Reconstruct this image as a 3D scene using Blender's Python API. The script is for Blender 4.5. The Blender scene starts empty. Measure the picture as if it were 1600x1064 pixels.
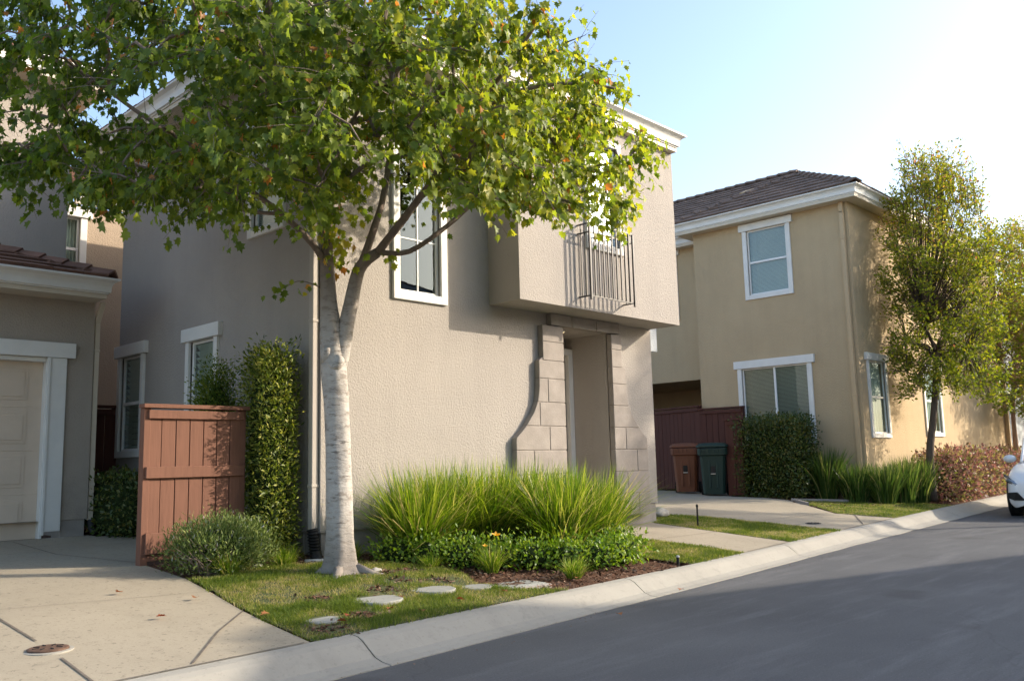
import bpy, math, random
import numpy as np
from mathutils import Vector, Matrix
rng = np.random.default_rng(7)
random.seed(7)
R = math.radians
scene = bpy.context.scene

# ------------------------------------------------------------------ camera
cam_data = bpy.data.cameras.new('camera')
cam_data.sensor_width = 36.0
cam_data.lens = 36.0 * 1386.3 / 1600.0
cam_data.clip_start = 0.05
cam_data.clip_end = 3000
cam = bpy.data.objects.new('camera', cam_data)
scene.collection.objects.link(cam)
_X = np.array([0.6954, 0.0814, 0.7140]); _Y = np.array([-0.7183, 0.1119, 0.6867]); _Z = np.array([-0.0241, -0.9904, 0.1363])
RW = np.array([_X, _Y, _Z])                      # columns: right, down, forward expressed in the world
right, down, fwd = RW[:, 0], RW[:, 1], RW[:, 2]
M = Matrix(((right[0], -down[0], -fwd[0], 0.0), (right[1], -down[1], -fwd[1], 0.0),
            (right[2], -down[2], -fwd[2], 1.15), (0, 0, 0, 1)))
cam.matrix_world = M
scene.camera = cam

# ------------------------------------------------------------------ light
SUN_EL, SUN_AZ = 23.5, -38.0                     # azimuth measured from +X towards +Y
world = bpy.data.worlds.new('World'); scene.world = world
world.use_nodes = True
wn = world.node_tree.nodes; wl = world.node_tree.links
bg = wn['Background']
sky = wn.new('ShaderNodeTexSky'); sky.sky_type = 'NISHITA'; sky.sun_disc = False
sky.sun_elevation = R(SUN_EL); sky.sun_rotation = R(90 - SUN_AZ)
sky.air_density = 1.0; sky.dust_density = 2.2; sky.ozone_density = 1.0; sky.altitude = 0
wl.new(sky.outputs[0], bg.inputs[0]); bg.inputs[1].default_value = 0.15
sd = bpy.data.lights.new('sun', 'SUN'); sd.energy = 2.45; sd.angle = R(0.55); sd.color = (1.0, 0.88, 0.72)
sun = bpy.data.objects.new('sun', sd); scene.collection.objects.link(sun)
tosun = Vector((math.cos(R(SUN_EL)) * math.cos(R(SUN_AZ)), math.cos(R(SUN_EL)) * math.sin(R(SUN_AZ)), math.sin(R(SUN_EL))))
sun.rotation_euler = tosun.to_track_quat('Z', 'Y').to_euler()
sun.location = (20, -15, 20)
vs = scene.view_settings
vs.view_transform = 'Standard'; vs.look = 'None'; vs.exposure = 1.38; vs.gamma = 1.0; vs.use_curve_mapping = False

# ------------------------------------------------------------------ helpers
COL = scene.collection
WLOC = {}
def empty(name, loc, label, cat, group=None, rz=0.0):
    o = bpy.data.objects.new(name, None); COL.objects.link(o)
    o.empty_display_size = 0.2
    o.location = loc; o.rotation_euler = (0, 0, rz)
    tag(o, label, cat, group); WLOC[o.name] = Vector(loc)
    return o
def tag(o, label, cat, group=None, kind=None):
    if label: o['label'] = label
    if cat: o['category'] = cat
    if group: o['group'] = group
    if kind: o['kind'] = kind
    return o
def link_mesh(me, name, mat, parent, shift=True, smooth=False, bevel=0.0):
    if isinstance(mat, (list, tuple)):
        for m in mat: me.materials.append(m)
    elif mat: me.materials.append(mat)
    o = bpy.data.objects.new(name, me); COL.objects.link(o)
    if parent is not None:
        o.parent = parent
        s = WLOC.get(parent.name, Vector((0, 0, 0)))
        WLOC[o.name] = s.copy()
        if shift and s.length > 0: me.transform(Matrix.Translation(-s))
    else: WLOC[o.name] = Vector((0, 0, 0))
    if smooth: me.polygons.foreach_set('use_smooth', [True] * len(me.polygons))
    if bevel > 0:
        b = o.modifiers.new('bevel', 'BEVEL'); b.width = bevel; b.segments = 2; b.limit_method = 'ANGLE'; b.angle_limit = R(40)
    return o
class MB:
    def __init__(s): s.v = []; s.f = []; s.mi = []; s.cur = 0
    def add(s, vs, fs):
        n = len(s.v); s.v += [tuple(p) for p in vs]
        for f in fs: s.f.append([i + n for i in f]); s.mi.append(s.cur)
        return s
    def quad(s, a, b, c, d): return s.add([a, b, c, d], [[0, 1, 2, 3]])
    def hexa(s, p): return s.add(p, [[0, 3, 2, 1], [4, 5, 6, 7], [0, 1, 5, 4], [1, 2, 6, 5], [2, 3, 7, 6], [3, 0, 4, 7]])
    def box(s, x0, x1, y0, y1, z0, z1):
        return s.hexa([(x0, y0, z0), (x1, y0, z0), (x1, y1, z0), (x0, y1, z0), (x0, y0, z1), (x1, y0, z1), (x1, y1, z1), (x0, y1, z1)])
    def obox(s, c, ax, ay, az):        # centre and three half-axis vectors
        c, ax, ay, az = map(Vector, (c, ax, ay, az))
        return s.hexa([c - ax - ay - az, c + ax - ay - az, c + ax + ay - az, c - ax + ay - az, c - ax - ay + az, c + ax - ay + az, c + ax + ay + az, c - ax + ay + az])
    def tube(s, pts, rad, n=8, caps=True):
        pts = [Vector(p) for p in pts]
        if not hasattr(rad, '__len__'): rad = [rad] * len(pts)
        base = len(s.v); prev = None
        for i, p in enumerate(pts):
            d = (pts[min(i + 1, len(pts) - 1)] - pts[max(i - 1, 0)]).normalized()
            if prev is None:
                up = Vector((0, 0, 1)) if abs(d.z) < .9 else Vector((1, 0, 0))
                u = d.cross(up).normalized()
            else: u = (prev - d * prev.dot(d)).normalized()
            prev = u; w = d.cross(u)
            for k in range(n):
                a = 2 * math.pi * k / n
                s.v.append(tuple(p + (u * math.cos(a) + w * math.sin(a)) * rad[i]))
        for i in range(len(pts) - 1):
            for k in range(n):
                a = base + i * n + k; b = base + i * n + (k + 1) % n
                s.f.append([a, b, b + n, a + n]); s.mi.append(s.cur)
        if caps:
            s.f.append([base + k for k in range(n)][::-1]); s.mi.append(s.cur)
            e = base + (len(pts) - 1) * n
            s.f.append([e + k for k in range(n)]); s.mi.append(s.cur)
        return s
    def prism(s, poly, off):           # polygon (list of 3D points) extruded by vector off
        n = len(poly); off = Vector(off); P = [Vector(p) for p in poly]
        vs = P + [p + off for p in P]
        return s.add(vs, [list(range(n))[::-1], [n + i for i in range(n)]] + [[i, (i + 1) % n, n + (i + 1) % n, n + i] for i in range(n)])
    def lathe(s, c, prof, n=24, axis=(0, 0, 1)):
        c = Vector(c); az = Vector(axis).normalized()
        u = az.cross(Vector((0, 0, 1)) if abs(az.z) < .9 else Vector((1, 0, 0))).normalized(); w = az.cross(u)
        base = len(s.v)
        for r, h in prof:
            for k in range(n):
                a = 2 * math.pi * k / n
                s.v.append(tuple(c + (u * math.cos(a) + w * math.sin(a)) * r + az * h))
        for i in range(len(prof) - 1):
            for k in range(n):
                a = base + i * n + k; b = base + i * n + (k + 1) % n
                s.f.append([a, b, b + n, a + n]); s.mi.append(s.cur)
        e = base + (len(prof) - 1) * n
        s.f.append([base + k for k in range(n)][::-1]); s.mi.append(s.cur)
        s.f.append([e + k for k in range(n)]); s.mi.append(s.cur)
        return s
    def build(s, name, mat, parent=None, smooth=False, bevel=0.0, shift=True):
        me = bpy.data.meshes.new(name); me.from_pydata(s.v, [], s.f); 
        me.polygons.foreach_set('material_index', s.mi); me.update()
        return link_mesh(me, name, mat, parent, shift, smooth, bevel)
def frame(kind, c):
    # wall frames: 'y' faces -Y at y=c (u = x); 'x' faces -X at x=c (u = y)
    if kind == 'y': return lambda u, n, z: (u, c - n, z)
    return lambda u, n, z: (c - n, u, z)
def fbox(m, F, u0, u1, n0, n1, z0, z1):
    return m.hexa([F(u0, n0, z0), F(u1, n0, z0), F(u1, n1, z0), F(u0, n1, z0), F(u0, n0, z1), F(u1, n0, z1), F(u1, n1, z1), F(u0, n1, z1)])
def wall(m, F, u0, u1, z0, z1, holes=(), t=.12):
    us = sorted({u0, u1, *[h[0] for h in holes], *[h[1] for h in holes]}); zs = sorted({z0, z1, *[h[2] for h in holes], *[h[3] for h in holes]})
    for a, b in zip(us, us[1:]):
        for c, d in zip(zs, zs[1:]):
            if any(h[0] <= a and b <= h[1] and h[2] <= c and d <= h[3] for h in holes): continue
            m.quad(F(a, 0, c), F(b, 0, c), F(b, 0, d), F(a, 0, d))
    for h in holes:
        a, b, c, d = h[:4]; tt = h[4] if len(h) > 4 else t
        m.quad(F(a, 0, c), F(a, -tt, c), F(a, -tt, d), F(a, 0, d)); m.quad(F(b, 0, c), F(b, -tt, c), F(b, -tt, d), F(b, 0, d))
        m.quad(F(a, 0, c), F(b, 0, c), F(b, -tt, c), F(a, -tt, c)); m.quad(F(a, 0, d), F(b, 0, d), F(b, -tt, d), F(a, -tt, d))

# kerb line and ground heights
KX = [-300, -20, 0, 4, 8, 12, 17, 23, 30, 60, 300]; KY = [4.2, 4.3, 4.45, 4.68, 4.92, 5.36, 5.86, 6.4, 7.0, 9.8, 12]
GX = [-300, -20, 0, 2.9, 4.3, 6.4, 8.56, 11, 15, 20, 30, 60, 300]; GY = [3.8, 3.9, 4.05, 4.21, 4.33, 4.49, 4.66, 4.9, 5.22, 5.62, 6.45, 9.25, 11.4]
def yk(x):
    return float((np.interp(x - .8, KX, KY) + np.interp(x, KX, KY) + np.interp(x + .8, KX, KY)) / 3)
def yg(x):
    return float((np.interp(x - .8, GX, GY) + np.interp(x, GX, GY) + np.interp(x + .8, GX, GY)) / 3)
def zg(x, y): return float(np.interp(y - yk(x), [0, 3.0, 6.3], [.13, .34, .42]))

# ------------------------------------------------------------------ materials
def new_mat(name):
    m = bpy.data.materials.new(name); m.use_nodes = True
    nt = m.node_tree; b = nt.nodes['Principled BSDF']
    return m, nt, b
def N(nt, t, **kw):
    n = nt.nodes.new(t)
    for k, v in kw.items():
        if k.startswith('i_'):
            key = k[2:]; key = int(key) if key.isdigit() else key.replace('_', ' ')
            n.inputs[key].default_value = v
        else: setattr(n, k, v)
    return n
def noise(nt, co, scale, detail=4, rough=.55):
    n = N(nt, 'ShaderNodeTexNoise', i_Scale=scale, i_Detail=detail, i_Roughness=rough); nt.links.new(co, n.inputs['Vector']); return n.outputs['Fac']
def ramp(nt, fac, stops):
    r = nt.nodes.new('ShaderNodeValToRGB'); e = r.color_ramp.elements
    while len(e) < len(stops): e.new(.5)
    for el, (p, c) in zip(e, stops): el.position = p; el.color = (*c, 1) if len(c) == 3 else c
    nt.links.new(fac, r.inputs[0]); return r.outputs[0]
def mix(nt, fac, a, b, mode='MIX'):
    n = nt.nodes.new('ShaderNodeMix'); n.data_type = 'RGBA'; n.blend_type = mode
    for sock, v in ((n.inputs[0], fac), (n.inputs[6], a), (n.inputs[7], b)):
        if hasattr(v, 'is_linked') or hasattr(v, 'links'): nt.links.new(v, sock)
        else: sock.default_value = v if not isinstance(v, tuple) else (*v, 1)[:4]
    return n.outputs[2]
def math_n(nt, op, a, b=None):
    n = nt.nodes.new('ShaderNodeMath'); n.operation = op
    for i, v in enumerate((a, b)):
        if v is None: continue
        if hasattr(v, 'links'): nt.links.new(v, n.inputs[i])
        else: n.inputs[i].default_value = v
    return n.outputs[0]
def bump(nt, b, h, dist=.01, strength=.5, prev=None):
    n = N(nt, 'ShaderNodeBump', i_Strength=strength, i_Distance=dist); nt.links.new(h, n.inputs['Height'])
    if prev is not None: nt.links.new(prev, n.inputs['Normal'])
    nt.links.new(n.outputs[0], b.inputs['Normal']); return n.outputs[0]
def coords(nt): return N(nt, 'ShaderNodeTexCoord').outputs['Object']
def sc(c, k): return tuple(min(1, x * k) for x in c)

def m_stucco(name, col):
    m, nt, b = new_mat(name); co = coords(nt)
    big = noise(nt, co, .7, 5, .6); mid = noise(nt, co, 14, 3)
    mp = N(nt, 'ShaderNodeMapping', i_Scale=(3.0, 3.0, .35)); nt.links.new(co, mp.inputs[0]); streak = noise(nt, mp.outputs[0], 1.3, 4, .6)
    c = ramp(nt, big, [(.3, sc(col, .93)), (.7, sc(col, 1.06))])
    c = mix(nt, math_n(nt, 'MULTIPLY', ramp(nt, streak, [(.45, (0, 0, 0)), (.75, (1, 1, 1))]), .22), c, sc(col, .72))
    c = mix(nt, math_n(nt, 'MULTIPLY', mid, .16), c, sc(col, .8))
    sx = N(nt, 'ShaderNodeSeparateXYZ'); nt.links.new(co, sx.inputs[0]); mr = N(nt, 'ShaderNodeMapRange', i_1=1.0, i_2=.15); nt.links.new(sx.outputs[2], mr.inputs[0])
    splash = math_n(nt, 'MULTIPLY', mr.outputs[0], ramp(nt, noise(nt, co, 3.5, 6, .7), [(.45, (0, 0, 0)), (.65, (.5, .5, .5))])); c = mix(nt, splash, c, sc(col, .6))
    nt.links.new(c, b.inputs['Base Color']); b.inputs['Roughness'].default_value = .92; b.inputs['Specular IOR Level'].default_value = .2
    mp2 = N(nt, 'ShaderNodeMapping', i_Scale=(1, 1, .85)); nt.links.new(co, mp2.inputs[0])
    v = N(nt, 'ShaderNodeTexVoronoi', feature='SMOOTH_F1', i_Scale=62.0); nt.links.new(mp2.outputs[0], v.inputs['Vector'])
    n1 = noise(nt, mp2.outputs[0], 75, 5, .7)
    h = math_n(nt, 'ADD', math_n(nt, 'MULTIPLY', v.outputs['Distance'], .7), n1)
    bump(nt, b, h, .011, .6); return m
def m_plain(name, col, rough=.6, var=.08, scale=6, bumpd=0.0, bscale=60, spec=.3, metal=0):
    m, nt, b = new_mat(name); co = coords(nt)
    c = ramp(nt, noise(nt, co, scale, 5, .6), [(.3, sc(col, 1 - var)), (.7, sc(col, 1 + var))])
    nt.links.new(c, b.inputs['Base Color']); b.inputs['Roughness'].default_value = rough; b.inputs['Specular IOR Level'].default_value = spec; b.inputs['Metallic'].default_value = metal
    if bumpd: bump(nt, b, noise(nt, co, bscale, 4), bumpd, .5)
    return m
def m_wood(name, col, axis_z=True):
    m, nt, b = new_mat(name); co = coords(nt)
    mp = N(nt, 'ShaderNodeMapping', i_Scale=(14, 14, 1.1) if axis_z else (1.1, 14, 14)); nt.links.new(co, mp.inputs[0])
    g = noise(nt, mp.outputs[0], 2.5, 6, .65); k = noise(nt, co, 1.6, 3)
    info = N(nt, 'ShaderNodeObjectInfo')
    c = ramp(nt, g, [(.25, sc(col, .78)), (.5, col), (.8, sc(col, 1.18))])
    c = mix(nt, math_n(nt, 'MULTIPLY', k, .4), c, sc(col, .85))
    nt.links.new(c, b.inputs['Base Color']); b.inputs['Roughness'].default_value = .75; b.inputs['Specular IOR Level'].default_value = .25
    bump(nt, b, g, .004, .6); return m
def m_concrete(name, col, speck=.25, warm=.0):
    m, nt, b = new_mat(name); co = coords(nt)
    big = noise(nt, co, .9, 6, .65); fine = noise(nt, co, 55, 3, .7); st = noise(nt, co, 9, 5, .7)
    c = ramp(nt, big, [(.25, sc(col, .84)), (.5, col), (.75, sc(col, 1.1))])
    c = mix(nt, ramp(nt, st, [(.56, (0, 0, 0)), (.72, (.45, .45, .45))]), c, sc(col, .66))
    c = mix(nt, ramp(nt, fine, [(.60, (0, 0, 0)), (.70, (speck, speck, speck))]), c, sc(col, .35))
    pit = noise(nt, co, 26, 2, .8); c = mix(nt, ramp(nt, pit, [(.62, (0, 0, 0)), (.67, (speck * 1.3,) * 3)]), c, sc(col, .45))
    tr2 = N(nt, 'ShaderNodeMapping', i_Scale=(2.2, .35, 1), i_Rotation=(0, 0, R(8))); nt.links.new(co, tr2.inputs[0]); c = mix(nt, ramp(nt, noise(nt, tr2.outputs[0], 1.5, 5, .7), [(.54, (0, 0, 0)), (.74, (.3, .3, .3))]), c, sc(col, .62))
    nt.links.new(c, b.inputs['Base Color']); b.inputs['Roughness'].default_value = .9; b.inputs['Specular IOR Level'].default_value = .25
    bump(nt, b, fine, .003, .5); return m
def m_asphalt():
    m, nt, b = new_mat('asphalt'); co = coords(nt)
    big = noise(nt, co, .45, 6, .62); fine = noise(nt, co, 70, 3, .75)
    mp = N(nt, 'ShaderNodeMapping', i_Scale=(.35, 2.2, 1), i_Rotation=(0, 0, R(-12))); nt.links.new(co, mp.inputs[0]); st = noise(nt, mp.outputs[0], 1.4, 7, .7)
    c = ramp(nt, big, [(.28, (.070, .0715, .075)), (.5, (.09, .0915, .095)), (.72, (.116, .117, .119))])
    c = mix(nt, ramp(nt, st, [(.5, (0, 0, 0)), (.7, (.75, .75, .75))]), c, (.145, .145, .15))
    c = mix(nt, ramp(nt, fine, [(.60, (0, 0, 0)), (.70, (.7, .7, .7))]), c, (.2, .195, .19))
    c = mix(nt, ramp(nt, fine, [(.30, (.8, .8, .8)), (.42, (0, 0, 0))]), c, (.04, .038, .037))
    nt.links.new(c, b.inputs['Base Color']); b.inputs['Roughness'].default_value = .82; b.inputs['Specular IOR Level'].default_value = .3
    vo = N(nt, 'ShaderNodeTexVoronoi', feature='DISTANCE_TO_EDGE', i_Scale=.33); wv = N(nt, 'ShaderNodeMapping'); nt.links.new(co, wv.inputs[0])
    nn = N(nt, 'ShaderNodeTexNoise', i_Scale=2.2, i_Detail=6); nt.links.new(co, nn.inputs['Vector']); ad = N(nt, 'ShaderNodeVectorMath', operation='MULTIPLY_ADD'); nt.links.new(nn.outputs['Color'], ad.inputs[0]); ad.inputs[1].default_value = (.5, .5, 0); nt.links.new(co, ad.inputs[2]); nt.links.new(ad.outputs[0], vo.inputs['Vector'])
    c = mix(nt, ramp(nt, vo.outputs['Distance'], [(.001, (.3, .3, .3)), (.004, (0, 0, 0))]), c, (.045, .045, .047))
    oil = noise(nt, co, 1.1, 3, .5); c = mix(nt, ramp(nt, oil, [(.64, (0, 0, 0)), (.74, (.45, .45, .45))]), c, (.045, .043, .042))
    nt.links.new(c, b.inputs['Base Color'])
    bump(nt, b, fine, .004, .6); return m
def m_leaf(name, stops, trans=.35, rough=.45, spec=.35, tmul=1.25):
    m, nt, b = new_mat(name)
    at = N(nt, 'ShaderNodeAttribute', attribute_name='rnd')
    c = ramp(nt, at.outputs['Fac'], stops)
    nt.links.new(c, b.inputs['Base Color']); b.inputs['Roughness'].default_value = rough; b.inputs['Specular IOR Level'].default_value = spec
    tr = N(nt, 'ShaderNodeBsdfTranslucent')
    hs = N(nt, 'ShaderNodeHueSaturation', i_Saturation=1.1, i_Value=tmul * 1.6, i_Hue=.49); nt.links.new(c, hs.inputs['Color']); nt.links.new(hs.outputs[0], tr.inputs[0])
    mx = N(nt, 'ShaderNodeMixShader', i_Fac=trans)
    nt.links.new(b.outputs[0], mx.inputs[1]); nt.links.new(tr.outputs[0], mx.inputs[2])
    nt.links.new(mx.outputs[0], nt.nodes['Material Output'].inputs[0]); return m
def m_glass(name, refl=.35, tint=(.75, .82, .8)):
    m, nt, b = new_mat(name); nt.nodes.remove(b)
    tr = N(nt, 'ShaderNodeBsdfTransparent', i_Color=(*tint, 1)); gl = N(nt, 'ShaderNodeBsdfGlossy', i_Roughness=.01, i_Color=(.66, .80, .92, 1))
    co = coords(nt); bp = N(nt, 'ShaderNodeBump', i_Strength=.05, i_Distance=.02); nt.links.new(noise(nt, co, 1.5, 2), bp.inputs['Height']); nt.links.new(bp.outputs[0], gl.inputs['Normal'])
    lw = N(nt, 'ShaderNodeLayerWeight', i_Blend=.35)
    f = math_n(nt, 'ADD', math_n(nt, 'MULTIPLY', lw.outputs['Fresnel'], .16), refl)
    mx = N(nt, 'ShaderNodeMixShader'); nt.links.new(f, mx.inputs[0]); nt.links.new(tr.outputs[0], mx.inputs[1]); nt.links.new(gl.outputs[0], mx.inputs[2])
    nt.links.new(mx.outputs[0], nt.nodes['Material Output'].inputs[0]); return m
def m_bark(name, stops, scale=(7, 7, 1.6), patches=None, zfade=None):
    m, nt, b = new_mat(name); co = coords(nt)
    mp = N(nt, 'ShaderNodeMapping', i_Scale=scale); nt.links.new(co, mp.inputs[0])
    g = noise(nt, mp.outputs[0], 3, 6, .65)
    c = ramp(nt, g, stops)
    if patches:
        mp2 = N(nt, 'ShaderNodeMapping', i_Scale=(1, 1, 2.6)); nt.links.new(co, mp2.inputs[0])
        p = noise(nt, mp2.outputs[0], 9, 5, .7)
        c = mix(nt, ramp(nt, p, [(.53, (0, 0, 0)), (.62, (.85, .85, .85))]), c, patches)
        mp3 = N(nt, 'ShaderNodeMapping', i_Scale=(3, 3, 16)); nt.links.new(co, mp3.inputs[0]); q3 = noise(nt, mp3.outputs[0], 2.2, 3, .6)
        c = mix(nt, ramp(nt, q3, [(.64, (0, 0, 0)), (.69, (.8, .8, .8))]), c, sc(patches, .5))
    if zfade:
        sx = N(nt, 'ShaderNodeSeparateXYZ'); nt.links.new(co, sx.inputs[0])
        z0, z1, col = zfade
        mr = N(nt, 'ShaderNodeMapRange', i_1=z0, i_2=z1); nt.links.new(math_n(nt, 'ADD', sx.outputs[2], math_n(nt, 'MULTIPLY', g, .5)), mr.inputs[0])
        c = mix(nt, mr.outputs[0], c, mix(nt, g, sc(col, .7), sc(col, 1.2)))
        # rough grey foot of the trunk
        mr2 = N(nt, 'ShaderNodeMapRange', i_1=.42, i_2=.02); nt.links.new(math_n(nt, 'SUBTRACT', sx.outputs[2], math_n(nt, 'MULTIPLY', g, .25)), mr2.inputs[0])
        c = mix(nt, math_n(nt, 'MULTIPLY', mr2.outputs[0], .75), c, (.2, .17, .145))
    nt.links.new(c, b.inputs['Base Color']); b.inputs['Roughness'].default_value = .85; b.inputs['Specular IOR Level'].default_value = .2
    pb = bump(nt, b, g, .02, .7); bump(nt, b, noise(nt, co, 45, 4, .7), .008, .5, pb); return m

GREIGE = (.385, .35, .313)
MAT = dict(
    stucco_grey=m_stucco('stucco_greige', GREIGE),
    stucco_left=m_stucco('stucco_left_house', (.40, .35, .295)),
    stucco_rear=m_stucco('stucco_beige', (.43, .34, .25)),
    stucco_tan=m_stucco('stucco_tan', (.50, .385, .24)),
    stucco_blue=m_stucco('stucco_bluegrey', (.42, .45, .47)),
    stone=m_plain('cast_stone', (.30, .265, .235), .85, .14, 5, .006, 45),
    plinth=m_plain('plinth_concrete', (.33, .30, .27), .9, .12, 5, .006, 50),
    white=m_plain('white_trim', (.74, .73, .69), .55, .05, 4, .002, 40),
    vinyl=m_plain('white_vinyl', (.82, .82, .80), .35, .02, 3),
    cream=m_plain('cream_gutter', (.60, .53, .42), .5, .05, 4), spout_tan=m_plain('tan_downspout_paint', (.50, .37, .22), .5, .05, 4), spout_grey=m_plain('greige_downspout_paint', (.42, .375, .33), .5, .05, 4),
    garage=m_plain('garage_door_paint', (.66, .54, .42), .5, .05, 3, .002, 90),
    tile=m_plain('roof_tile_brown', (.155, .085, .06), .8, .32, 2.2, .006, 50),
    tile2=m_plain('roof_tile_dark', (.155, .105, .08), .8, .28, 2.0, .006, 50),
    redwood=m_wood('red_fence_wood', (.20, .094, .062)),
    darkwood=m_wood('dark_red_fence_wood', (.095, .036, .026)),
    drive=m_concrete('driveway_concrete', (.365, .315, .235), .5),
    kerbc=m_concrete('kerb_concrete', (.345, .325, .28), .15),
    stonec=m_concrete('stepping_stone_concrete', (.31, .31, .28), .35),
    joint=m_plain('joint_dark', (.15, .125, .10), .95, .3, 20),
    asphalt=m_asphalt(),
    metal=m_plain('black_iron', (.03, .026, .026), .45, .15, 10, 0, 60, .5),
    rust=m_plain('rusty_iron', (.13, .075, .05), .7, .35, 12, .004, 80, .4),
    black=m_plain('black_plastic', (.015, .015, .015), .5, .2, 10),
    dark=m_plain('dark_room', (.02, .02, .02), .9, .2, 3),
    doorp=m_plain('front_door_paint', (.03, .028, .022), .45, .1, 3),
    blind=m_plain('blind_slats', (.72, .76, .68), .5, .04, 4),
    screen=m_plain('window_shade_grey', (.30, .33, .30), .7, .06, 4),
    glass=m_glass('window_glass', .07), glass_mid=m_glass('window_glass_mid', .05), glass_sky=m_glass('window_glass_bright', .8), glass_dim=m_glass('window_glass_dim', .08),
    bin_brown=m_plain('brown_bin_plastic', (.17, .062, .03), .55, .08, 5, 0, 60, .4),
    bin_green=m_plain('green_bin_plastic', (.012, .034, .026), .5, .08, 5, 0, 60, .4),
    carpaint=m_plain('white_car_paint', (.82, .83, .84), .18, .01, 3, 0, 60, .6),
    tyre=m_plain('tyre_rubber', (.02, .02, .02), .85, .15, 15),
    rim=m_plain('alloy_rim', (.55, .55, .56), .3, .05, 5, 0, 60, .5, .9),
    rock=m_plain('pale_rock', (.40, .38, .34), .9, .12, 9, .01, 30),
    pipe=m_plain('grey_pipe', (.42, .42, .42), .6, .1, 8),
)
def m_soil():
    m, nt, b = new_mat('soil'); co = coords(nt)
    a = noise(nt, co, 3, 6, .7); f = noise(nt, co, 40, 4, .7)
    c = ramp(nt, a, [(.3, (.085, .045, .03)), (.7, (.17, .095, .062))]); c = mix(nt, ramp(nt, f, [(.5, (0, 0, 0)), (.72, (.8, .8, .8))]), c, (.25, .155, .105))
    nt.links.new(c, b.inputs['Base Color']); b.inputs['Roughness'].default_value = .95; b.inputs['Specular IOR Level'].default_value = .1
    bump(nt, b, f, .02, .8); return m
MAT['soil'] = m_soil()
def m_turf():
    m, nt, b = new_mat('turf_base'); co = coords(nt)
    a = noise(nt, co, 2.5, 5, .65)
    c = ramp(nt, a, [(.35, (.05, .075, .02)), (.6, (.10, .11, .035)), (.75, (.17, .12, .06))])
    nt.links.new(c, b.inputs['Base Color']); b.inputs['Roughness'].default_value = .95
    bump(nt, b, noise(nt, co, 60, 4, .7), .02, .8); return m
MAT['turf'] = m_turf()
G = lambda r, g, b: (r, g, b)
LEAF = dict(
    maple=m_leaf('maple_leaf', [(0, (.06, .10, .018)), (.35, (.11, .165, .024)), (.7, (.22, .265, .034)), (.94, (.37, .34, .05)), (1, (.38, .18, .05))], .48, .45, .35),
    myrtle=m_leaf('myrtle_leaf', [(0, (.08, .12, .016)), (.45, (.19, .23, .025)), (.8, (.33, .31, .045)), (.94, (.40, .28, .07)), (1, (.38, .18, .09))], .38, .5, .3),
    hedge=m_leaf('hedge_leaf', [(0, (.04, .07, .012)), (.45, (.11, .155, .02)), (.8, (.24, .27, .045)), (1, (.34, .33, .08))], .3, .45, .3),
    hedge_dark=m_leaf('hedge_leaf_dark', [(0, (.03, .055, .012)), (.6, (.065, .10, .018)), (1, (.15, .13, .03))], .2, .4, .4),
    fir=m_leaf('fine_hedge_leaf', [(0, (.04, .08, .01)), (.6, (.11, .17, .018)), (1, (.24, .27, .045))], .3, .5, .3),
    rosemary=m_leaf('juniper_needle', [(0, (.07, .11, .025)), (.6, (.14, .19, .045)), (.93, (.25, .29, .09)), (1, (.36, .36, .34))], .15, .6, .2),
    shrub=m_leaf('glossy_shrub_leaf', [(0, (.05, .11, .014)), (.5, (.14, .24, .025)), (1, (.27, .35, .05))], .3, .42, .4),
    red=m_leaf('red_hedge_leaf', [(0, (.08, .07, .03)), (.3, (.17, .085, .07)), (.55, (.27, .14, .12)), (.78, (.26, .22, .09)), (1, (.14, .17, .035))], .3, .5, .3),
    blade=m_leaf('tall_grass_blade', [(0, (.05, .11, .014)), (.45, (.13, .22, .024)), (.8, (.27, .34, .045)), (.94, (.43, .40, .12)), (1, (.45, .36, .2))], .4, .4, .35),
    blade_dark=m_leaf('flax_blade', [(0, (.04, .085, .02)), (.6, (.085, .15, .028)), (.9, (.19, .23, .06)), (1, (.35, .31, .14))], .35, .4, .35),
    lawn=m_leaf('lawn_blade', [(0, (.08, .125, .02)), (.45, (.15, .195, .03)), (.72, (.26, .26, .07)), (1, (.40, .33, .16))], .35, .6, .2),
    fallen=m_leaf('fallen_leaf', [(0, (.28, .06, .03)), (.5, (.30, .13, .05)), (1, (.16, .08, .04))], .1, .7, .2),
    mulch=m_leaf('mulch_chip', [(0, (.06, .03, .018)), (.5, (.14, .07, .045)), (1, (.30, .21, .15))], .0, .9, .1),
    petal=m_leaf('orange_petal', [(0, (.75, .35, .03)), (1, (.85, .55, .06))], .3, .5, .3),
)
MAT['bark_maple'] = m_bark('maple_bark', [(.25, (.29, .265, .235)), (.5, (.43, .40, .365)), (.8, (.54, .51, .47))], (2.2, 2.2, 7), (.25, .22, .19), (2.1, 3.0, (.20, .155, .125)))
MAT['bark_limb'] = m_bark('maple_limb_bark', [(.25, (.13, .10, .08)), (.8, (.27, .21, .17))])
MAT['bark_dark'] = m_bark('dark_bark', [(.25, (.06, .045, .035)), (.8, (.15, .11, .08))])
MAT['bark_warm'] = m_bark('warm_bark', [(.25, (.28, .16, .10)), (.8, (.45, .29, .19))])
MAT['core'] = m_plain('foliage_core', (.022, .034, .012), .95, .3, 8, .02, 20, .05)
MAT['core_red'] = m_plain('red_foliage_core', (.06, .03, .02), .95, .3, 8, .02, 20, .05)

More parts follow.
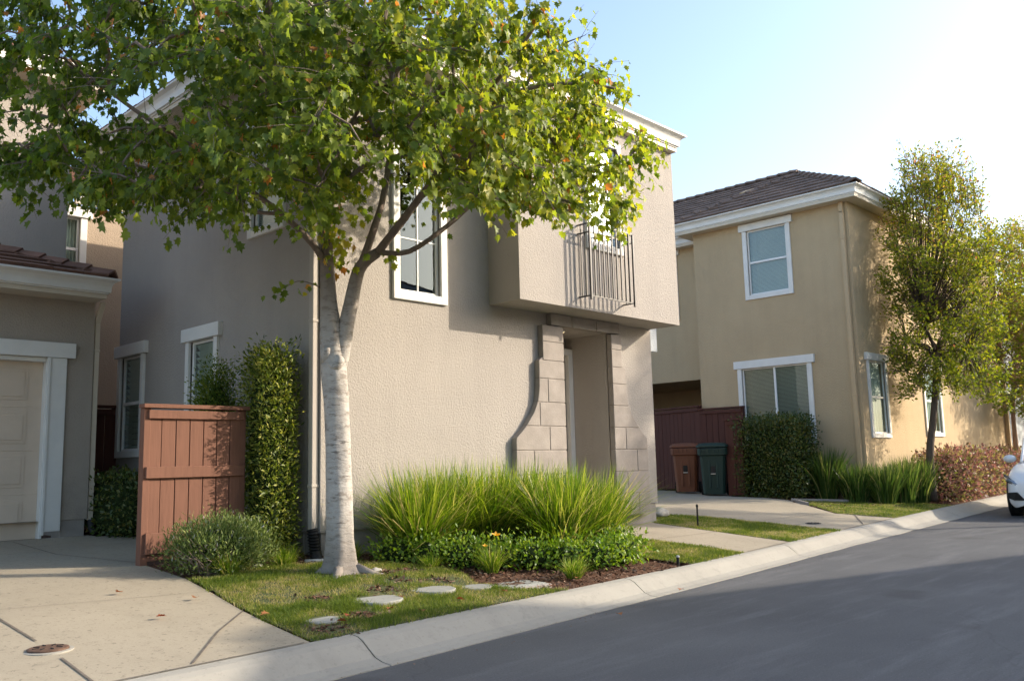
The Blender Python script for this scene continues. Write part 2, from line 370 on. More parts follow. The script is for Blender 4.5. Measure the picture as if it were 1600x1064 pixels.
# ------------------------------------------------------------------ scatter
def norm(a): return a / np.maximum(np.linalg.norm(a, axis=-1, keepdims=True), 1e-9)
def mesh_np(name, V, F, rnd, mat, parent, smooth=False, fverts=3):
    me = bpy.data.meshes.new(name)
    me.vertices.add(len(V)); me.vertices.foreach_set('co', V.astype(np.float32).ravel())
    nF = len(F); me.loops.add(nF * fverts); me.loops.foreach_set('vertex_index', F.astype(np.int32).ravel())
    me.polygons.add(nF); me.polygons.foreach_set('loop_start', np.arange(0, nF * fverts, fverts, dtype=np.int32))
    me.update(calc_edges=True)
    at = me.attributes.new('rnd', 'FLOAT', 'POINT'); at.data.foreach_set('value', rnd.astype(np.float32))
    return link_mesh(me, name, mat, parent, True, smooth)
TPL = {
    'maple': (np.array([(0, 0, 0), (.26, .06, .05), (.26, .26, .06), (.52, .40, .15), (.31, .54, .08), (.36, .82, .05), (.15, .74, -.03), (0, 1.08, -.2), (-.15, .74, -.03), (-.34, .80, .02), (-.31, .54, .08), (-.52, .42, .17), (-.26, .26, .06), (-.26, .06, .05), (0, .42, -.06)], float),
              [(14, i, i + 1) for i in range(0, 13)] + [(14, 13, 0)]),
    'oval': (np.array([(0, 0, 0), (.26, .35, .05), (.2, .75, .04), (0, 1, -.04), (-.2, .75, .04), (-.26, .35, .05)], float), [(0, 1, 3), (1, 2, 3), (0, 3, 5), (5, 3, 4)]),
    'thin': (np.array([(0, 0, 0), (.12, .4, .02), (0, 1, 0), (-.12, .4, .02)], float), [(0, 1, 2), (0, 2, 3)]),
    'slim': (np.array([(0, 0, 0), (.17, .45, .05), (0, 1, -.03), (-.17, .45, .05)], float), [(0, 1, 2), (0, 2, 3)]),
    'chip': (np.array([(-.25, 0, 0), (.3, .1, .1), (.2, 1, 0), (-.3, .8, .1)], float), [(0, 1, 2), (0, 2, 3)]),
}
def scatter(name, P, T, Nn, size, tpl, mat, parent, rnd=None):
    tv, tf = TPL[tpl]; n = len(P)
    T = norm(T); S = norm(np.cross(T, Nn)); Nn = np.cross(S, T)
    size = np.asarray(size).reshape(-1, 1, 1) * np.ones((n, 1, 1))
    V = P[:, None, :] + size * (tv[None, :, 0:1] * S[:, None, :] + tv[None, :, 1:2] * T[:, None, :] + tv[None, :, 2:3] * Nn[:, None, :])
    F = (np.array(tf)[None] + (np.arange(n) * len(tv))[:, None, None]).reshape(-1, 3)
    if rnd is None: rnd = rng.random(n)
    return mesh_np(name, V.reshape(-1, 3), F, np.repeat(rnd, len(tv)), mat, parent)
def blades(name, P, lean, length, width, mat, parent, curve=.6, rnd=None):
    n = len(P); ts = np.array([0, .35, .7, 1.0])
    length = np.asarray(length).reshape(-1); side = norm(np.cross(lean + rng.normal(0, .3, (n, 3)) * [1, 1, 0], [0, 0, 1.0]))
    V = np.zeros((n, 7, 3)); up = np.array([0, 0, 1.0]); lm = np.linalg.norm(lean, axis=1)
    for i, t in enumerate(ts):
        c = P + up * (length * t * (1 - curve * lm * t * .55))[:, None] + lean * (length * (t * .45 + curve * t * t))[:, None]
        w = width * (1 - t ** 2.6) * .5
        if i < 3: V[:, 2 * i] = c - side * (w * np.ones(n))[:, None]; V[:, 2 * i + 1] = c + side * (w * np.ones(n))[:, None]
        else: V[:, 6] = c
    tf = np.array([(0, 1, 3), (0, 3, 2), (2, 3, 5), (2, 5, 4), (4, 5, 6)])
    F = (tf[None] + (np.arange(n) * 7)[:, None, None]).reshape(-1, 3)
    if rnd is None: rnd = rng.random(n)
    return mesh_np(name, V.reshape(-1, 3), F, np.repeat(rnd, 7), mat, parent)
def in_poly(x, y, poly):
    x = np.asarray(x); y = np.asarray(y); c = np.zeros(x.shape, bool); n = len(poly)
    for i in range(n):
        x1, y1 = poly[i]; x2, y2 = poly[(i + 1) % n]
        if y1 == y2: continue
        k = ((y1 > y) != (y2 > y)) & (x < (x2 - x1) * (y - y1) / (y2 - y1) + x1)
        c ^= k
    return c
_tab = rng.random((64, 64))
def vnoise(x, y, s):
    x = np.asarray(x) / s; y = np.asarray(y) / s; xi = np.floor(x).astype(int); yi = np.floor(y).astype(int); fx = x - xi; fy = y - yi
    fx = fx * fx * (3 - 2 * fx); fy = fy * fy * (3 - 2 * fy); g = lambda a, b: _tab[a % 64, b % 64]
    return (g(xi, yi) * (1 - fx) + g(xi + 1, yi) * fx) * (1 - fy) + (g(xi, yi + 1) * (1 - fx) + g(xi + 1, yi + 1) * fx) * fy
ZG = np.vectorize(zg)

# ------------------------------------------------------------------ ground, road, kerb
def struct(o): o['kind'] = 'structure'; return o
xs = [-400, -200, -100, -60, -40, -30, -20, -12] + [float(v) for v in np.arange(-6, 36, .5)] + [40, 45, 50, 60, 80, 110, 160, 250, 400]
ss = [-400, -100, -40, -20, -12, -6, -3, -1.2, -.2, 0.0, .4, .8, 1.2, 1.7, 2.2, 2.6, 3.0, 3.6, 4.2, 4.8, 5.4, 6.3, 8, 10, 14, 20, 40, 100, 400]
V = []; F = []
for x in xs:
    for s in ss:
        y = yk(x) + s
        z = -.03 if s < -.1 else (.10 if s == 0.0 else zg(x, y) - .012)
        V.append((x, y, z))
ns = len(ss)
for i in range(len(xs) - 1):
    for j in range(ns - 1): a = i * ns + j; F.append([a, a + ns, a + ns + 1, a + 1])
me = bpy.data.meshes.new('ground'); me.from_pydata(V, [], F); me.update()
struct(link_mesh(me, 'ground', MAT['soil'], None, smooth=True))
m = MB(); rx = [float(v) for v in np.arange(-40, 61, 1.0)]
for a, b in zip(rx, rx[1:]):
    m.quad((a, -2.6 - .28 * max(a, -10) * .5, 0), (b, -2.6 - .28 * max(b, -10) * .5, 0), (b, yg(b) + .04, 0), (a, yg(a) + .04, 0))
struct(m.build('road', MAT['asphalt']))
# rolled kerb in cast lengths with open joints
m = MB(); joints = [-30, -20, -10, -6, -3, .2, 3.34, 6.35, 9.75, 13.95, 17.2, 20.5, 24, 28, 33, 40, 50]
for a, b in zip(joints, joints[1:]):
    st = [float(v) for v in np.linspace(a + .006, b - .006, max(3, int((b - a) / .3)))]
    base = len(m.v)
    for x in st:
        y0, y1 = yg(x), yk(x)
        wob = .006 * math.sin(x * 5.1) + .005 * math.sin(x * 13.7)
        for t, z in ((-.01, -.06), (0, .006), (.2, .012), (.38, .03), (.55, .072), (.7, .11), (.82, .128), (1.0, .136), (1.0, .02)):
            m.v.append((x, y0 + (y1 - y0) * t + (wob if t < .1 else 0), z))
    k = 9
    for i in range(len(st) - 1):
        for j in range(k - 1): p = base + i * k + j; m.f.append([p, p + k, p + k + 1, p + 1]); m.mi.append(0)
    m.f.append([base + j for j in range(k)]); m.f.append([base + (len(st) - 1) * k + j for j in range(k)]); m.mi += [0, 0]
struct(m.build('kerb', MAT['kerbc'], smooth=False))
def slab(name, poly, mat, dz, step=.35, hfun=None, kind=True):
    """sheet following the terrain, clipped to a polygon"""
    import bmesh
    bm = bmesh.new(); vs = [bm.verts.new((x, y, 0)) for x, y in poly]; bm.faces.new(vs)
    xs_ = [p[0] for p in poly]; ys_ = [p[1] for p in poly]
    for v in np.arange(math.floor(min(xs_) / step) * step, max(xs_), step):
        bmesh.ops.bisect_plane(bm, geom=bm.verts[:] + bm.edges[:] + bm.faces[:], plane_co=(float(v), 0, 0), plane_no=(1, 0, 0))
    for v in np.arange(math.floor(min(ys_) / step) * step, max(ys_), step):
        bmesh.ops.bisect_plane(bm, geom=bm.verts[:] + bm.edges[:] + bm.faces[:], plane_co=(0, float(v), 0), plane_no=(0, 1, 0))
    for v in bm.verts: v.co.z = zg(v.co.x, v.co.y) + dz + (hfun(v.co.x, v.co.y) if hfun else 0)
    bm.normal_update()
    for f in bm.faces:
        if f.normal.z < 0: f.normal_flip()
    me = bpy.data.meshes.new(name); bm.to_mesh(me); bm.free()
    o = link_mesh(me, name, mat, None, smooth=True)
    if kind: struct(o)
    return o
kline = lambda a, b, n=12: [(float(x), yk(float(x)) + .003) for x in np.linspace(a, b, n)]
left_drive = kline(-6, 3.04, 20) + [(3.1, 5.2), (3.16, 5.63), (3.28, 6.25), (3.40, 6.95), (3.43, 7.95), (3.95, 8.6), (4.72, 10.15), (4.2, 10.8), (4.15, 11.05), (-6, 11.05)]
slab('left_driveway', left_drive, MAT['drive'], .006)
right_drive = kline(11.9, 14.5, 8) + [(14.3, 6.5), (16.2, 8.3), (16.25, 9.6), (17.4, 9.8), (17.6, 12.6), (11.3, 12.6), (10.95, 8.5), (11.8, 7.4)]
slab('right_driveway', right_drive, MAT['drive'], .006)
slab('front_path', kline(8.75, 10.05, 5) + [(10.3, 7.4), (9.44, 7.5), (8.43, 7.5), (8.4, 7.3), (8.75, 6.6)], MAT['drive'], .006)
def strip(m, pts, w=.012, dz=.011):
    for (x0, y0), (x1, y1) in zip(pts, pts[1:]):
        n = max(1, int(math.hypot(x1 - x0, y1 - y0) / .35)); dx, dy = x1 - x0, y1 - y0; L = math.hypot(dx, dy); nx, ny = -dy / L * w / 2, dx / L * w / 2
        for i in range(n):
            a, b = i / n, (i + 1) / n; xa, ya, xb, yb = x0 + dx * a, y0 + dy * a, x0 + dx * b, y0 + dy * b
            m.quad((xa - nx, ya - ny, zg(xa, ya) + dz), (xb - nx, yb - ny, zg(xb, yb) + dz), (xb + nx, yb + ny, zg(xb, yb) + dz), (xa + nx, ya + ny, zg(xa, ya) + dz))
m = MB(); strip(m, [(3.15, 5.6), (2.75, 5.18), (2.31, 4.62)], .014); strip(m, [(1.88, 6.6), (1.86, 5.6)], .014); strip(m, [(1.84, 5.15), (1.8, 4.6)], .014)
strip(m, [(1.88, 6.6), (3.3, 6.35)], .006); strip(m, [(1.88, 6.6), (.2, 6.75)], .01); strip(m, [(3.45, 8.0), (3.2, 9.2), (3.3, 10.8)], .01)
strip(m, kline(-5.5, 3.0, 14), .012, .012)
struct(m.build('driveway_joints', MAT['joint']))
m = MB(); strip(m, [(14.35, 6.2), (13.0, 5.5)], .02); strip(m, [(11.9, 6.6), (14.3, 6.6)], .01); strip(m, [(13.2, 6.6), (13.4, 12)], .01); strip(m, [(8.8, 6.2), (10.2, 6.2)], .01)
strip(m, kline(8.8, 10.0, 5), .012, .012); strip(m, kline(11.95, 14.4, 9), .012, .012)
struct(m.build('path_joints', MAT['joint']))

# lawns
def mound(x, y): return .035 * math.exp(-((x - 4.5) ** 2 + (y - 6.2) ** 2) / .8) 
lawn_polys = [kline(3.06, 5.55, 10) + [(5.2, 5.0), (5.08, 5.35), (5.3, 5.75), (5.35, 6.1), (5.1, 6.55), (4.8, 6.85), (4.35, 7.0), (3.95, 7.0), (3.42, 6.9), (3.3, 6.25), (3.18, 5.63), (3.12, 5.2)],
              kline(7.55, 8.73, 5) + [(8.73, 6.5), (8.3, 6.6), (7.75, 5.9), (7.45, 5.4)],
              kline(10.07, 11.88, 6) + [(11.78, 7.4), (10.95, 8.4), (10.6, 8.4), (10.32, 7.35)],
              kline(14.53, 18.3, 9) + [(18.2, 6.5), (17.3, 7.0), (16.6, 7.7), (16.2, 8.1), (14.38, 6.5)]]
soil_spots = [(4.46, 6.32, .3), (4.3, 5.56, .17), (4.62, 5.75, .16), (3.3, 4.82, .16), (4.9, 5.6, .13), (5.0, 6.1, .13), (3.75, 5.6, .12), (3.7, 5.0, .11), (4.75, 6.1, .14)]
stones = [(4.05, 5.3, .18), (4.61, 5.34, .17), (4.98, 5.25, .13), (3.42, 5.05, .12)]
for i, poly in enumerate(lawn_polys):
    base = slab('lawn', poly, MAT['turf'], .006 if i else .008, hfun=mound if i == 0 else None)
    xs_ = np.array([p[0] for p in poly]); ys_ = np.array([p[1] for p in poly])
    area = (xs_.max() - xs_.min()) * (ys_.max() - ys_.min()); dens = [15000, 9000, 6500, 3500][i]
    n = int(area * dens); x = rng.uniform(xs_.min() - .02, xs_.max() + .02, n); y = rng.uniform(ys_.min() - .02, ys_.max() + .02, n)
    # ragged edge
    jx = x + rng.normal(0, .018, n); jy = y + rng.normal(0, .018, n)
    keep = in_poly(jx, jy, poly)
    pn = .6 * vnoise(x, y, .3) + .4 * vnoise(x, y, .11)
    if i == 0:
        for sx, sy, sr in soil_spots:
            d = np.hypot(x - sx, (y - sy)) / sr; keep &= (rng.random(n) > np.clip(1.55 - d, 0, .97))
        for sx, sy, sr in stones: keep &= np.hypot(x - sx, y - sy) > sr * (.66 + .4 * vnoise(x, y, .06))
        keep &= rng.random(n) < np.clip((pn - .14) * 4.5, .12, 1)
    x, y = x[keep], y[keep]; n = len(x); pn = pn[keep]
    z = ZG(x, y) + (np.array([mound(a, b) for a, b in zip(x, y)]) if i == 0 else 0)
    L = rng.uniform(.018, .042, n) * (.6 + .8 * pn) * (1.0 if i else 1.1)
    tuft = (np.hypot(x - 3.75, y - 5.15) < .17) if i == 0 else np.zeros(n, bool)
    L[tuft] *= 1.7
    P = np.stack([x, y, z], 1); lean = rng.normal(0, .55, (n, 3)); lean[:, 2] = 0
    rr = np.clip(rng.normal(.45, .24, n) + (.5 - pn) * 1.5, 0, 1); rr[tuft] = rng.uniform(0, .3, tuft.sum())
    g = blades('lawn_grass', P, lean, L, .0042 if i == 0 else .006, LEAF['lawn'], None, .5, rr)
    tag(g, ['short patchy grass growing around the maple and stepping stones', 'narrow grass patch beside the front path nearest the kerb', 'grass strip between the front path and the far driveway', 'grass patch at the far driveway in front of the flax clumps'][i], 'grass', None, 'stuff')

# mulch chips
bed = kline(5.4, 7.6, 8) + [(7.6, 5.6), (8.3, 6.7), (8.4, 7.25), (4.95, 7.25), (4.9, 7.6), (4.4, 8.0), (3.45, 7.7), (3.45, 6.9), (4.4, 7.0), (5.1, 6.5), (5.35, 6.0), (5.1, 5.4)]
def chips(name, poly, n, smax, label, extra=()):
    xs_ = [p[0] for p in poly]; ys_ = [p[1] for p in poly]
    x = rng.uniform(min(xs_), max(xs_), n); y = rng.uniform(min(ys_), max(ys_), n); k = in_poly(x, y, poly); x, y = x[k], y[k]
    for sx, sy, sr, c in extra:
        a = rng.normal(0, sr * .55, (c, 2)); x = np.r_[x, sx + a[:, 0]]; y = np.r_[y, sy + a[:, 1]]
    n = len(x); z = ZG(x, y) + np.array([mound(a, b) for a, b in zip(x, y)]) * .9 + rng.uniform(-.004, .012, n)
    T = rng.normal(0, 1, (n, 3)); T[:, 2] *= .25; Nn = rng.normal(0, .3, (n, 3)) + [0, 0, 1]
    o = scatter(name, np.stack([x, y, z], 1), T, Nn, rng.uniform(.012, smax, n), 'chip', LEAF['mulch'], None)
    tag(o, label, 'mulch', None, 'stuff')
chips('bark_mulch', bed, 16000, .04, 'reddish brown bark mulch in the bed along the kerb', [(sx, sy, sr, 350) for sx, sy, sr in soil_spots])
chips('leaf_litter', [(14.6, 6.6), (18, 6.7), (19, 6.45), (26, 7.0), (26, 7.2), (17.5, 7.2), (17.2, 8), (16.4, 9.5), (16, 8.2)], 5000, .07, 'dark leaf litter under the far flax clumps and hedges')
chips('side_litter', [(4.2, 10.8), (4.88, 10.8), (4.88, 12), (4.2, 12)], 900, .05, 'dark litter around the low hedge behind the garage')

gx_ = rng.uniform(-3, 24, 520); off = np.abs(rng.normal(0, .16, 520)); gy_ = np.array([yg(v) for v in gx_]) - off + .05
gl = scatter('gutter_grit', np.stack([gx_, gy_, np.full(520, .006)], 1), np.stack([rng.normal(0, 1, 520), rng.normal(0, 1, 520), rng.normal(0, .1, 520)], 1), np.tile([0.05, 0, 1.0], (520, 1)), rng.uniform(.006, .022, 520), 'chip', LEAF['mulch'], None)
tag(gl, 'scattered grit and bark crumbs along the gutter edge of the road', 'grit', None, 'stuff')
for i, (x, y, r) in enumerate(stones):
    n = 26; z = max(zg(x + r * a, y + r * b) + mound(x + r * a, y + r * b) for a in (-.7, 0, .7) for b in (-.7, 0, .7)) - .003
    prof = [(x + r * (1 + .06 * math.sin(3 * a + i) + .04 * math.sin(7 * a)) * math.cos(a) * 1.05, y + r * (1 + .05 * math.cos(2 * a + i * 2)) * math.sin(a)) for a in [2 * math.pi * k / n for k in range(n)]]
    m = MB(); m.prism([(a, b, z - .03) for a, b in prof], (0, 0, .04))
    o = m.build('stepping_stone', MAT['stonec'], None, bevel=.008)
    tag(o, ['large round stepping stone nearest the kerb, right of the dark tuft', 'round stepping stone right of the largest one', 'half overgrown stepping stone nearest the utility cover', 'small mostly buried stepping stone at the lawn corner by the driveway'][i], 'stepping stone', 'round stepping stones in the lawn')
# utility box
u = empty('utility_box', (5.38, 5.2, .16), 'rectangular concrete utility cover lying in the mulch bed by the kerb', 'utility cover', rz=R(-6))
m = MB(); m.box(-.25, .25, -.17, .17, -.05, .0); m.build('collar', MAT['plinth'], u, bevel=.01, shift=False)
m = MB(); m.box(-.22, .22, -.14, .14, -.01, .009); m.build('lid', MAT['stonec'], u, bevel=.012, shift=False)
m = MB(); m.box(-.07, .08, -.05, .05, .0085, .0105); m.build('lifting_slot', MAT['rust'], u, shift=False)
def cover(x, y, r, label, matd):
    z = zg(x, y) + .01; e = empty('drain_cover', (x, y, z), label, 'drain cover')
    m = MB(); m.lathe((x, y, z - .02), [(r * 1.25, 0), (r * 1.25, .016), (r * 1.04, .018), (r * 1.04, .01)], 36); m.build('collar', MAT['kerbc'], e)
    m = MB(); m.lathe((x, y, z - .02), [(r, 0), (r, .026), (r * .9, .029), (r * .3, .0295)], 36); m.cur = 1
    for k in range(8):
        a = k * math.pi / 4; m.obox((x + math.cos(a) * r * .6, y + math.sin(a) * r * .6, z + .011), (math.cos(a) * r * .16, math.sin(a) * r * .16, 0), (-math.sin(a) * .004, math.cos(a) * .004, 0), (0, 0, .002))
    m.build('lid', [matd, MAT['dark']], e)
cover(1.85, 5.38, .105, 'rusty round drain cover in the near driveway', MAT['rust'])
cover(12.35, 5.95, .11, 'dark round cover set in the far driveway', MAT['metal'])

# ------------------------------------------------------------------ building parts
def window(parent, F, u0, u1, z0, z1, style='hung', trim=.09, header=True, glass='glass', inner='blind', rec=.05, hdr=.15, sill=True, hover=.07, mull=None, flip=False):
    w = MB(); h = hdr if header else trim
    fbox(w, F, u0 - trim, u0, -.02, .035, z0 - (trim if sill else 0), z1); fbox(w, F, u1, u1 + trim, -.02, .035, z0 - (trim if sill else 0), z1)
    if sill: fbox(w, F, u0 + .0005, u1 - .0005, -.02, .034, z0 - trim, z0)
    if not header: fbox(w, F, u0 - trim, u1 + trim, -.02, .037, z1, z1 + trim)
    win = w.build('window', MAT['white'], parent, bevel=.006)
    if header:
        w = MB(); fbox(w, F, u0 - trim - hover, u1 + trim + hover, -.02, .06, z1 + .001, z1 + h); w.build('header', MAT['white'], win, bevel=.006)
    # sash
    s = MB(); f = .032; d0, d1 = -rec, -rec + .03
    fbox(s, F, u0, u0 + f, d0, d1, z0, z1); fbox(s, F, u1 - f, u1, d0, d1, z0, z1); fbox(s, F, u0 + f, u1 - f, d0, d1, z0, z0 + f); fbox(s, F, u0 + f, u1 - f, d0, d1, z1 - f, z1)
    zm = (z0 + z1) / 2; um = (u0 + u1) / 2
    if style == 'hung': fbox(s, F, u0 + f, u1 - f, d0, d1 + .006, zm - .022, zm + .022)
    if style == 'slider': fbox(s, F, um - .022, um + .022, d0, d1 + .006, z0 + f, z1 - f)
    if mull:
        nu, nz = mull
        for k in range(1, nu): c = u0 + (u1 - u0) * k / nu; fbox(s, F, c - .008, c + .008, d0 + .004, d1 - .008, z0 + f, z1 - f)
        for k in range(1, nz):
            c = z0 + (z1 - z0) * k / nz; e = [u0 + f] + [u0 + (u1 - u0) * q / nu for q in range(1, nu)] + [u1 - f]
            for q in range(nu): fbox(s, F, e[q] + (.009 if q else 0), e[q + 1] - (.009 if q < nu - 1 else 0), d0 + .004, d1 - .008, c - .008, c + .008)
    s.build('sash', MAT['vinyl'], win, bevel=.003)
    g = MB(); g.quad(F(u0, -rec + .01, z0), F(u1, -rec + .01, z0), F(u1, -rec + .01, z1), F(u0, -rec + .01, z1)); g.build('glass', MAT[glass], win)
    b = MB()
    if inner in ('blind', 'shutter'):
        st = .028 if inner == 'blind' else .075; z = z0 + .01; tilt = .55 if inner == 'blind' else .8
        while z < z1 - .01:
            a = st * .52
            b.hexa([F(u0 + .01, -.085 - a * .75, z), F(u1 - .01, -.085 - a * .75, z), F(u1 - .01, -.085 + a * .75, z + st * tilt), F(u0 + .01, -.085 + a * .75, z + st * tilt),
                    F(u0 + .01, -.085 - a * .75, z + .003), F(u1 - .01, -.085 - a * .75, z + .003), F(u1 - .01, -.085 + a * .75, z + st * tilt + .003), F(u0 + .01, -.085 + a * .75, z + st * tilt + .003)])
            z += st
        if inner == 'shutter':
            for q in (u0 + .02, (u0 + u1) / 2, u1 - .02): fbox(b, F, q - .02, q + .02, -.14, -.12, z0, z1)
        b.build('blind', MAT['blind'], win)
    r = MB(); rm = .16; 
    if inner == 'curtain':
        n = 30
        for k in range(n):
            a = u0 + (u1 - u0) * k / n; c = u0 + (u1 - u0) * (k + 1) / n
            r.quad(F(a, -.12 + .02 * math.sin(k * 1.7), z0), F(c, -.12 + .02 * math.sin((k + 1) * 1.7), z0), F(c, -.12 + .02 * math.sin((k + 1) * 1.7), z1), F(a, -.12 + .02 * math.sin(k * 1.7), z1))
        r.build('curtain', MAT['blind'], win); r = MB()
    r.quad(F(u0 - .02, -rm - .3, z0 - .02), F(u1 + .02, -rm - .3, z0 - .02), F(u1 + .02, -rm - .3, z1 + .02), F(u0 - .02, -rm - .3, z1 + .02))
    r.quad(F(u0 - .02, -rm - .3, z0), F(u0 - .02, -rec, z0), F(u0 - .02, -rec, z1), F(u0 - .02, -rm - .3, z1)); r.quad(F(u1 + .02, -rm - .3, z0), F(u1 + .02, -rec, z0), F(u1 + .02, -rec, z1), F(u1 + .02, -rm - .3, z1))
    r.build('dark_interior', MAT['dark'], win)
    return win
def tiles(m, org, ud, vd, poly, tw=.30, ex=.32, th=.035):
    """courses of flat tiles; poly in (u,v)"""
    org = Vector(org); ud = Vector(ud).normalized(); vd = Vector(vd).normalized(); nd = ud.cross(vd).normalized()
    if nd.z < 0: nd = -nd
    vmax = max(p[1] for p in poly); r = 0; v = min(p[1] for p in poly)
    while v < vmax - .05:
        vm = min(v + ex * .5, vmax - .02); cr = []
        n = len(poly)
        for i in range(n):
            (x1, y1), (x2, y2) = poly[i], poly[(i + 1) % n]
            if (y1 > vm) != (y2 > vm): cr.append(x1 + (x2 - x1) * (vm - y1) / (y2 - y1))
        cr.sort()
        for a, b in zip(cr[::2], cr[1::2]):
            u = a - (tw * .5 if r % 2 else 0)
            while u < b:
                ua, ub = max(u + .003, a), min(u + tw - .003, b)
                if ub - ua > .03:
                    j = random.uniform(-.004, .006); ve = min(v + ex * 1.12, vmax + .06)
                    vv = v + random.uniform(-.008, .008)
                    p = lambda uu, v_, h: org + ud * uu + vd * v_ + nd * h
                    lift = .028
                    m.hexa([p(ua, vv, lift + j), p(ub, vv, lift + j), p(ub, ve, .002 + j), p(ua, ve, .002 + j), p(ua, vv, lift + th + j), p(ub, vv, lift + th + j), p(ub, ve, th + j), p(ua, ve, th + j)])
                u += tw
        v += ex; r += 1
def ridge_caps(m, a, b, w=.13, step=.33):
    a, b = Vector(a), Vector(b); L = (b - a).length; d = (b - a) / L; s = d.cross(Vector((0, 0, 1))).normalized(); up = s.cross(d); k = 0
    while k * step < L:
        p = a + d * k * step; q = a + d * min(L, (k + 1.12) * step)
        for sg in (-1, 1):
            m.hexa([p + up * .06, p + s * sg * w - up * .03 + up * .02, q + s * sg * w * .92 - up * .05, q + up * .03, p + up * .09, p + s * sg * w * 1.02 + up * .02, q + s * sg * w * .94 - up * .015, q + up * .06])
        k += 1
def hip_roof(parent, x0, x1, y0, y1, z, slope, mat, tw=.3, ex=.32):
    """hip roof over a rectangle; ridge along the longer side"""
    m = MB(); s = slope; wx, wy = x1 - x0, y1 - y0; h = min(wx, wy) / 2; c = math.hypot(1, s)
    if wx >= wy: ra, rb = (x0 + h, (y0 + y1) / 2, z + h * s), (x1 - h, (y0 + y1) / 2, z + h * s)
    else: ra, rb = ((x0 + x1) / 2, y0 + h, z + h * s), ((x0 + x1) / 2, y1 - h, z + h * s)
    L = h * c
    A, B, C, D = (x0, y0, z), (x1, y0, z), (x1, y1, z), (x0, y1, z)
    if wx >= wy:
        m.add([A, B, C, D, ra, rb], [[0, 1, 5, 4], [1, 2, 5], [2, 3, 4, 5], [3, 0, 4], [0, 3, 2, 1]])
        tiles(m, A, (1, 0, 0), (0, 1, s), [(0, 0), (wx, 0), (wx - h, L), (h, L)], tw, ex); tiles(m, D, (0, -1, 0), (1, 0, s), [(0, 0), (wy, 0), (wy / 2 + .01, L), (wy / 2 - .01, L)], tw, ex)
        tiles(m, C, (-1, 0, 0), (0, -1, s), [(0, 0), (wx, 0), (wx - h, L), (h, L)], tw, ex); tiles(m, B, (0, 1, 0), (-1, 0, s), [(0, 0), (wy, 0), (wy / 2 + .01, L), (wy / 2 - .01, L)], tw, ex)
        hips = [(A, ra), (D, ra), (B, rb), (C, rb), (ra, rb)]
    else:
        m.add([A, B, C, D, ra, rb], [[0, 1, 4], [1, 2, 5, 4], [2, 3, 5], [3, 0, 4, 5], [0, 3, 2, 1]])
        tiles(m, A, (1, 0, 0), (0, 1, s), [(0, 0), (wx, 0), (wx / 2 + .01, L), (wx / 2 - .01, L)], tw, ex); tiles(m, D, (0, -1, 0), (1, 0, s), [(0, 0), (wy, 0), (wy - h, L), (h, L)], tw, ex)
        tiles(m, C, (-1, 0, 0), (0, -1, s), [(0, 0), (wx, 0), (wx / 2 + .01, L), (wx / 2 - .01, L)], tw, ex); tiles(m, B, (0, 1, 0), (-1, 0, s), [(0, 0), (wy, 0), (wy - h, L), (h, L)], tw, ex)
        hips = [(A, ra), (B, ra), (D, rb), (C, rb), (ra, rb)]
    for a, b in hips:
        if (Vector(b) - Vector(a)).length > .3: ridge_caps(m, Vector(a) + Vector((0, 0, .03)), Vector(b) + Vector((0, 0, .03)))
    return m.build('roof', mat, parent)
FASC = [(0, 0), (0, .09), (.03, .10), (.04, .12), (.055, .16), (.085, .20), (.10, .215), (.10, .235), (.02, .235), (.02, .30), (-.2, .30), (-.2, .0)]
def fascia(parent, path, z, closed=False, name='fascia', hh=1.0, mat=None, prof=None):
    """moulded gutter and fascia swept along a path in plan; profile faces outward = right hand side of travel"""
    prof = prof or [(-.04, .062), (.0, .062), (.0, .078), (.022, .082), (.026, .15), (.034, .17), (.052, .195), (.085, .215), (.10, .222), (.10, .245), (-.04, .245)]
    P = [Vector((x, y, 0)) for x, y in path]; n = len(P); m = MB(); base = 0; k = len(prof)
    for i in range(n):
        if closed: d0 = (P[i] - P[i - 1]).normalized(); d1 = (P[(i + 1) % n] - P[i]).normalized()
        else: d0 = (P[i] - P[max(i - 1, 0)]) if i else P[1] - P[0]; d1 = (P[min(i + 1, n - 1)] - P[i]) if i < n - 1 else P[i] - P[i - 1]; d0 = d0.normalized(); d1 = d1.normalized()
        n0 = Vector((d0.y, -d0.x, 0)); n1 = Vector((d1.y, -d1.x, 0)); nn = (n0 + n1); nn = nn / max(nn.dot(n1), .2)
        for o_, h_ in prof: q = P[i] + nn * o_; m.v.append((q.x, q.y, z + h_ * hh))
    for i in range(n if closed else n - 1):
        for j in range(k):
            a = i * k + j; b = i * k + (j + 1) % k; c = ((i + 1) % n) * k + (j + 1) % k; d = ((i + 1) % n) * k + j
            m.f.append([a, d, c, b]); m.mi.append(0)
    if not closed: m.f.append(list(range(k))); m.f.append([(n - 1) * k + j for j in range(k)][::-1]); m.mi += [0, 0]
    return m.build(name, mat or MAT['white'], parent)
def downspout(parent, x, y, z0, z1, mat, d=.035, elbow=(0, .06)):
    m = MB(); m.box(x - d, x + d, y - d, y + d, z0, z1 - .22)
    m.obox((x + elbow[0], y + elbow[1], z1 - .13), (d, 0, 0), (0, d, 0), (elbow[0], elbow[1], .12))
    for z in np.arange(z0 + .4, z1 - .4, 1.6): m.box(x - d - .006, x + d + .006, y - d - .006, y + d + .006, float(z), float(z) + .03)
    return m.build('downspout', mat, parent, bevel=.006)

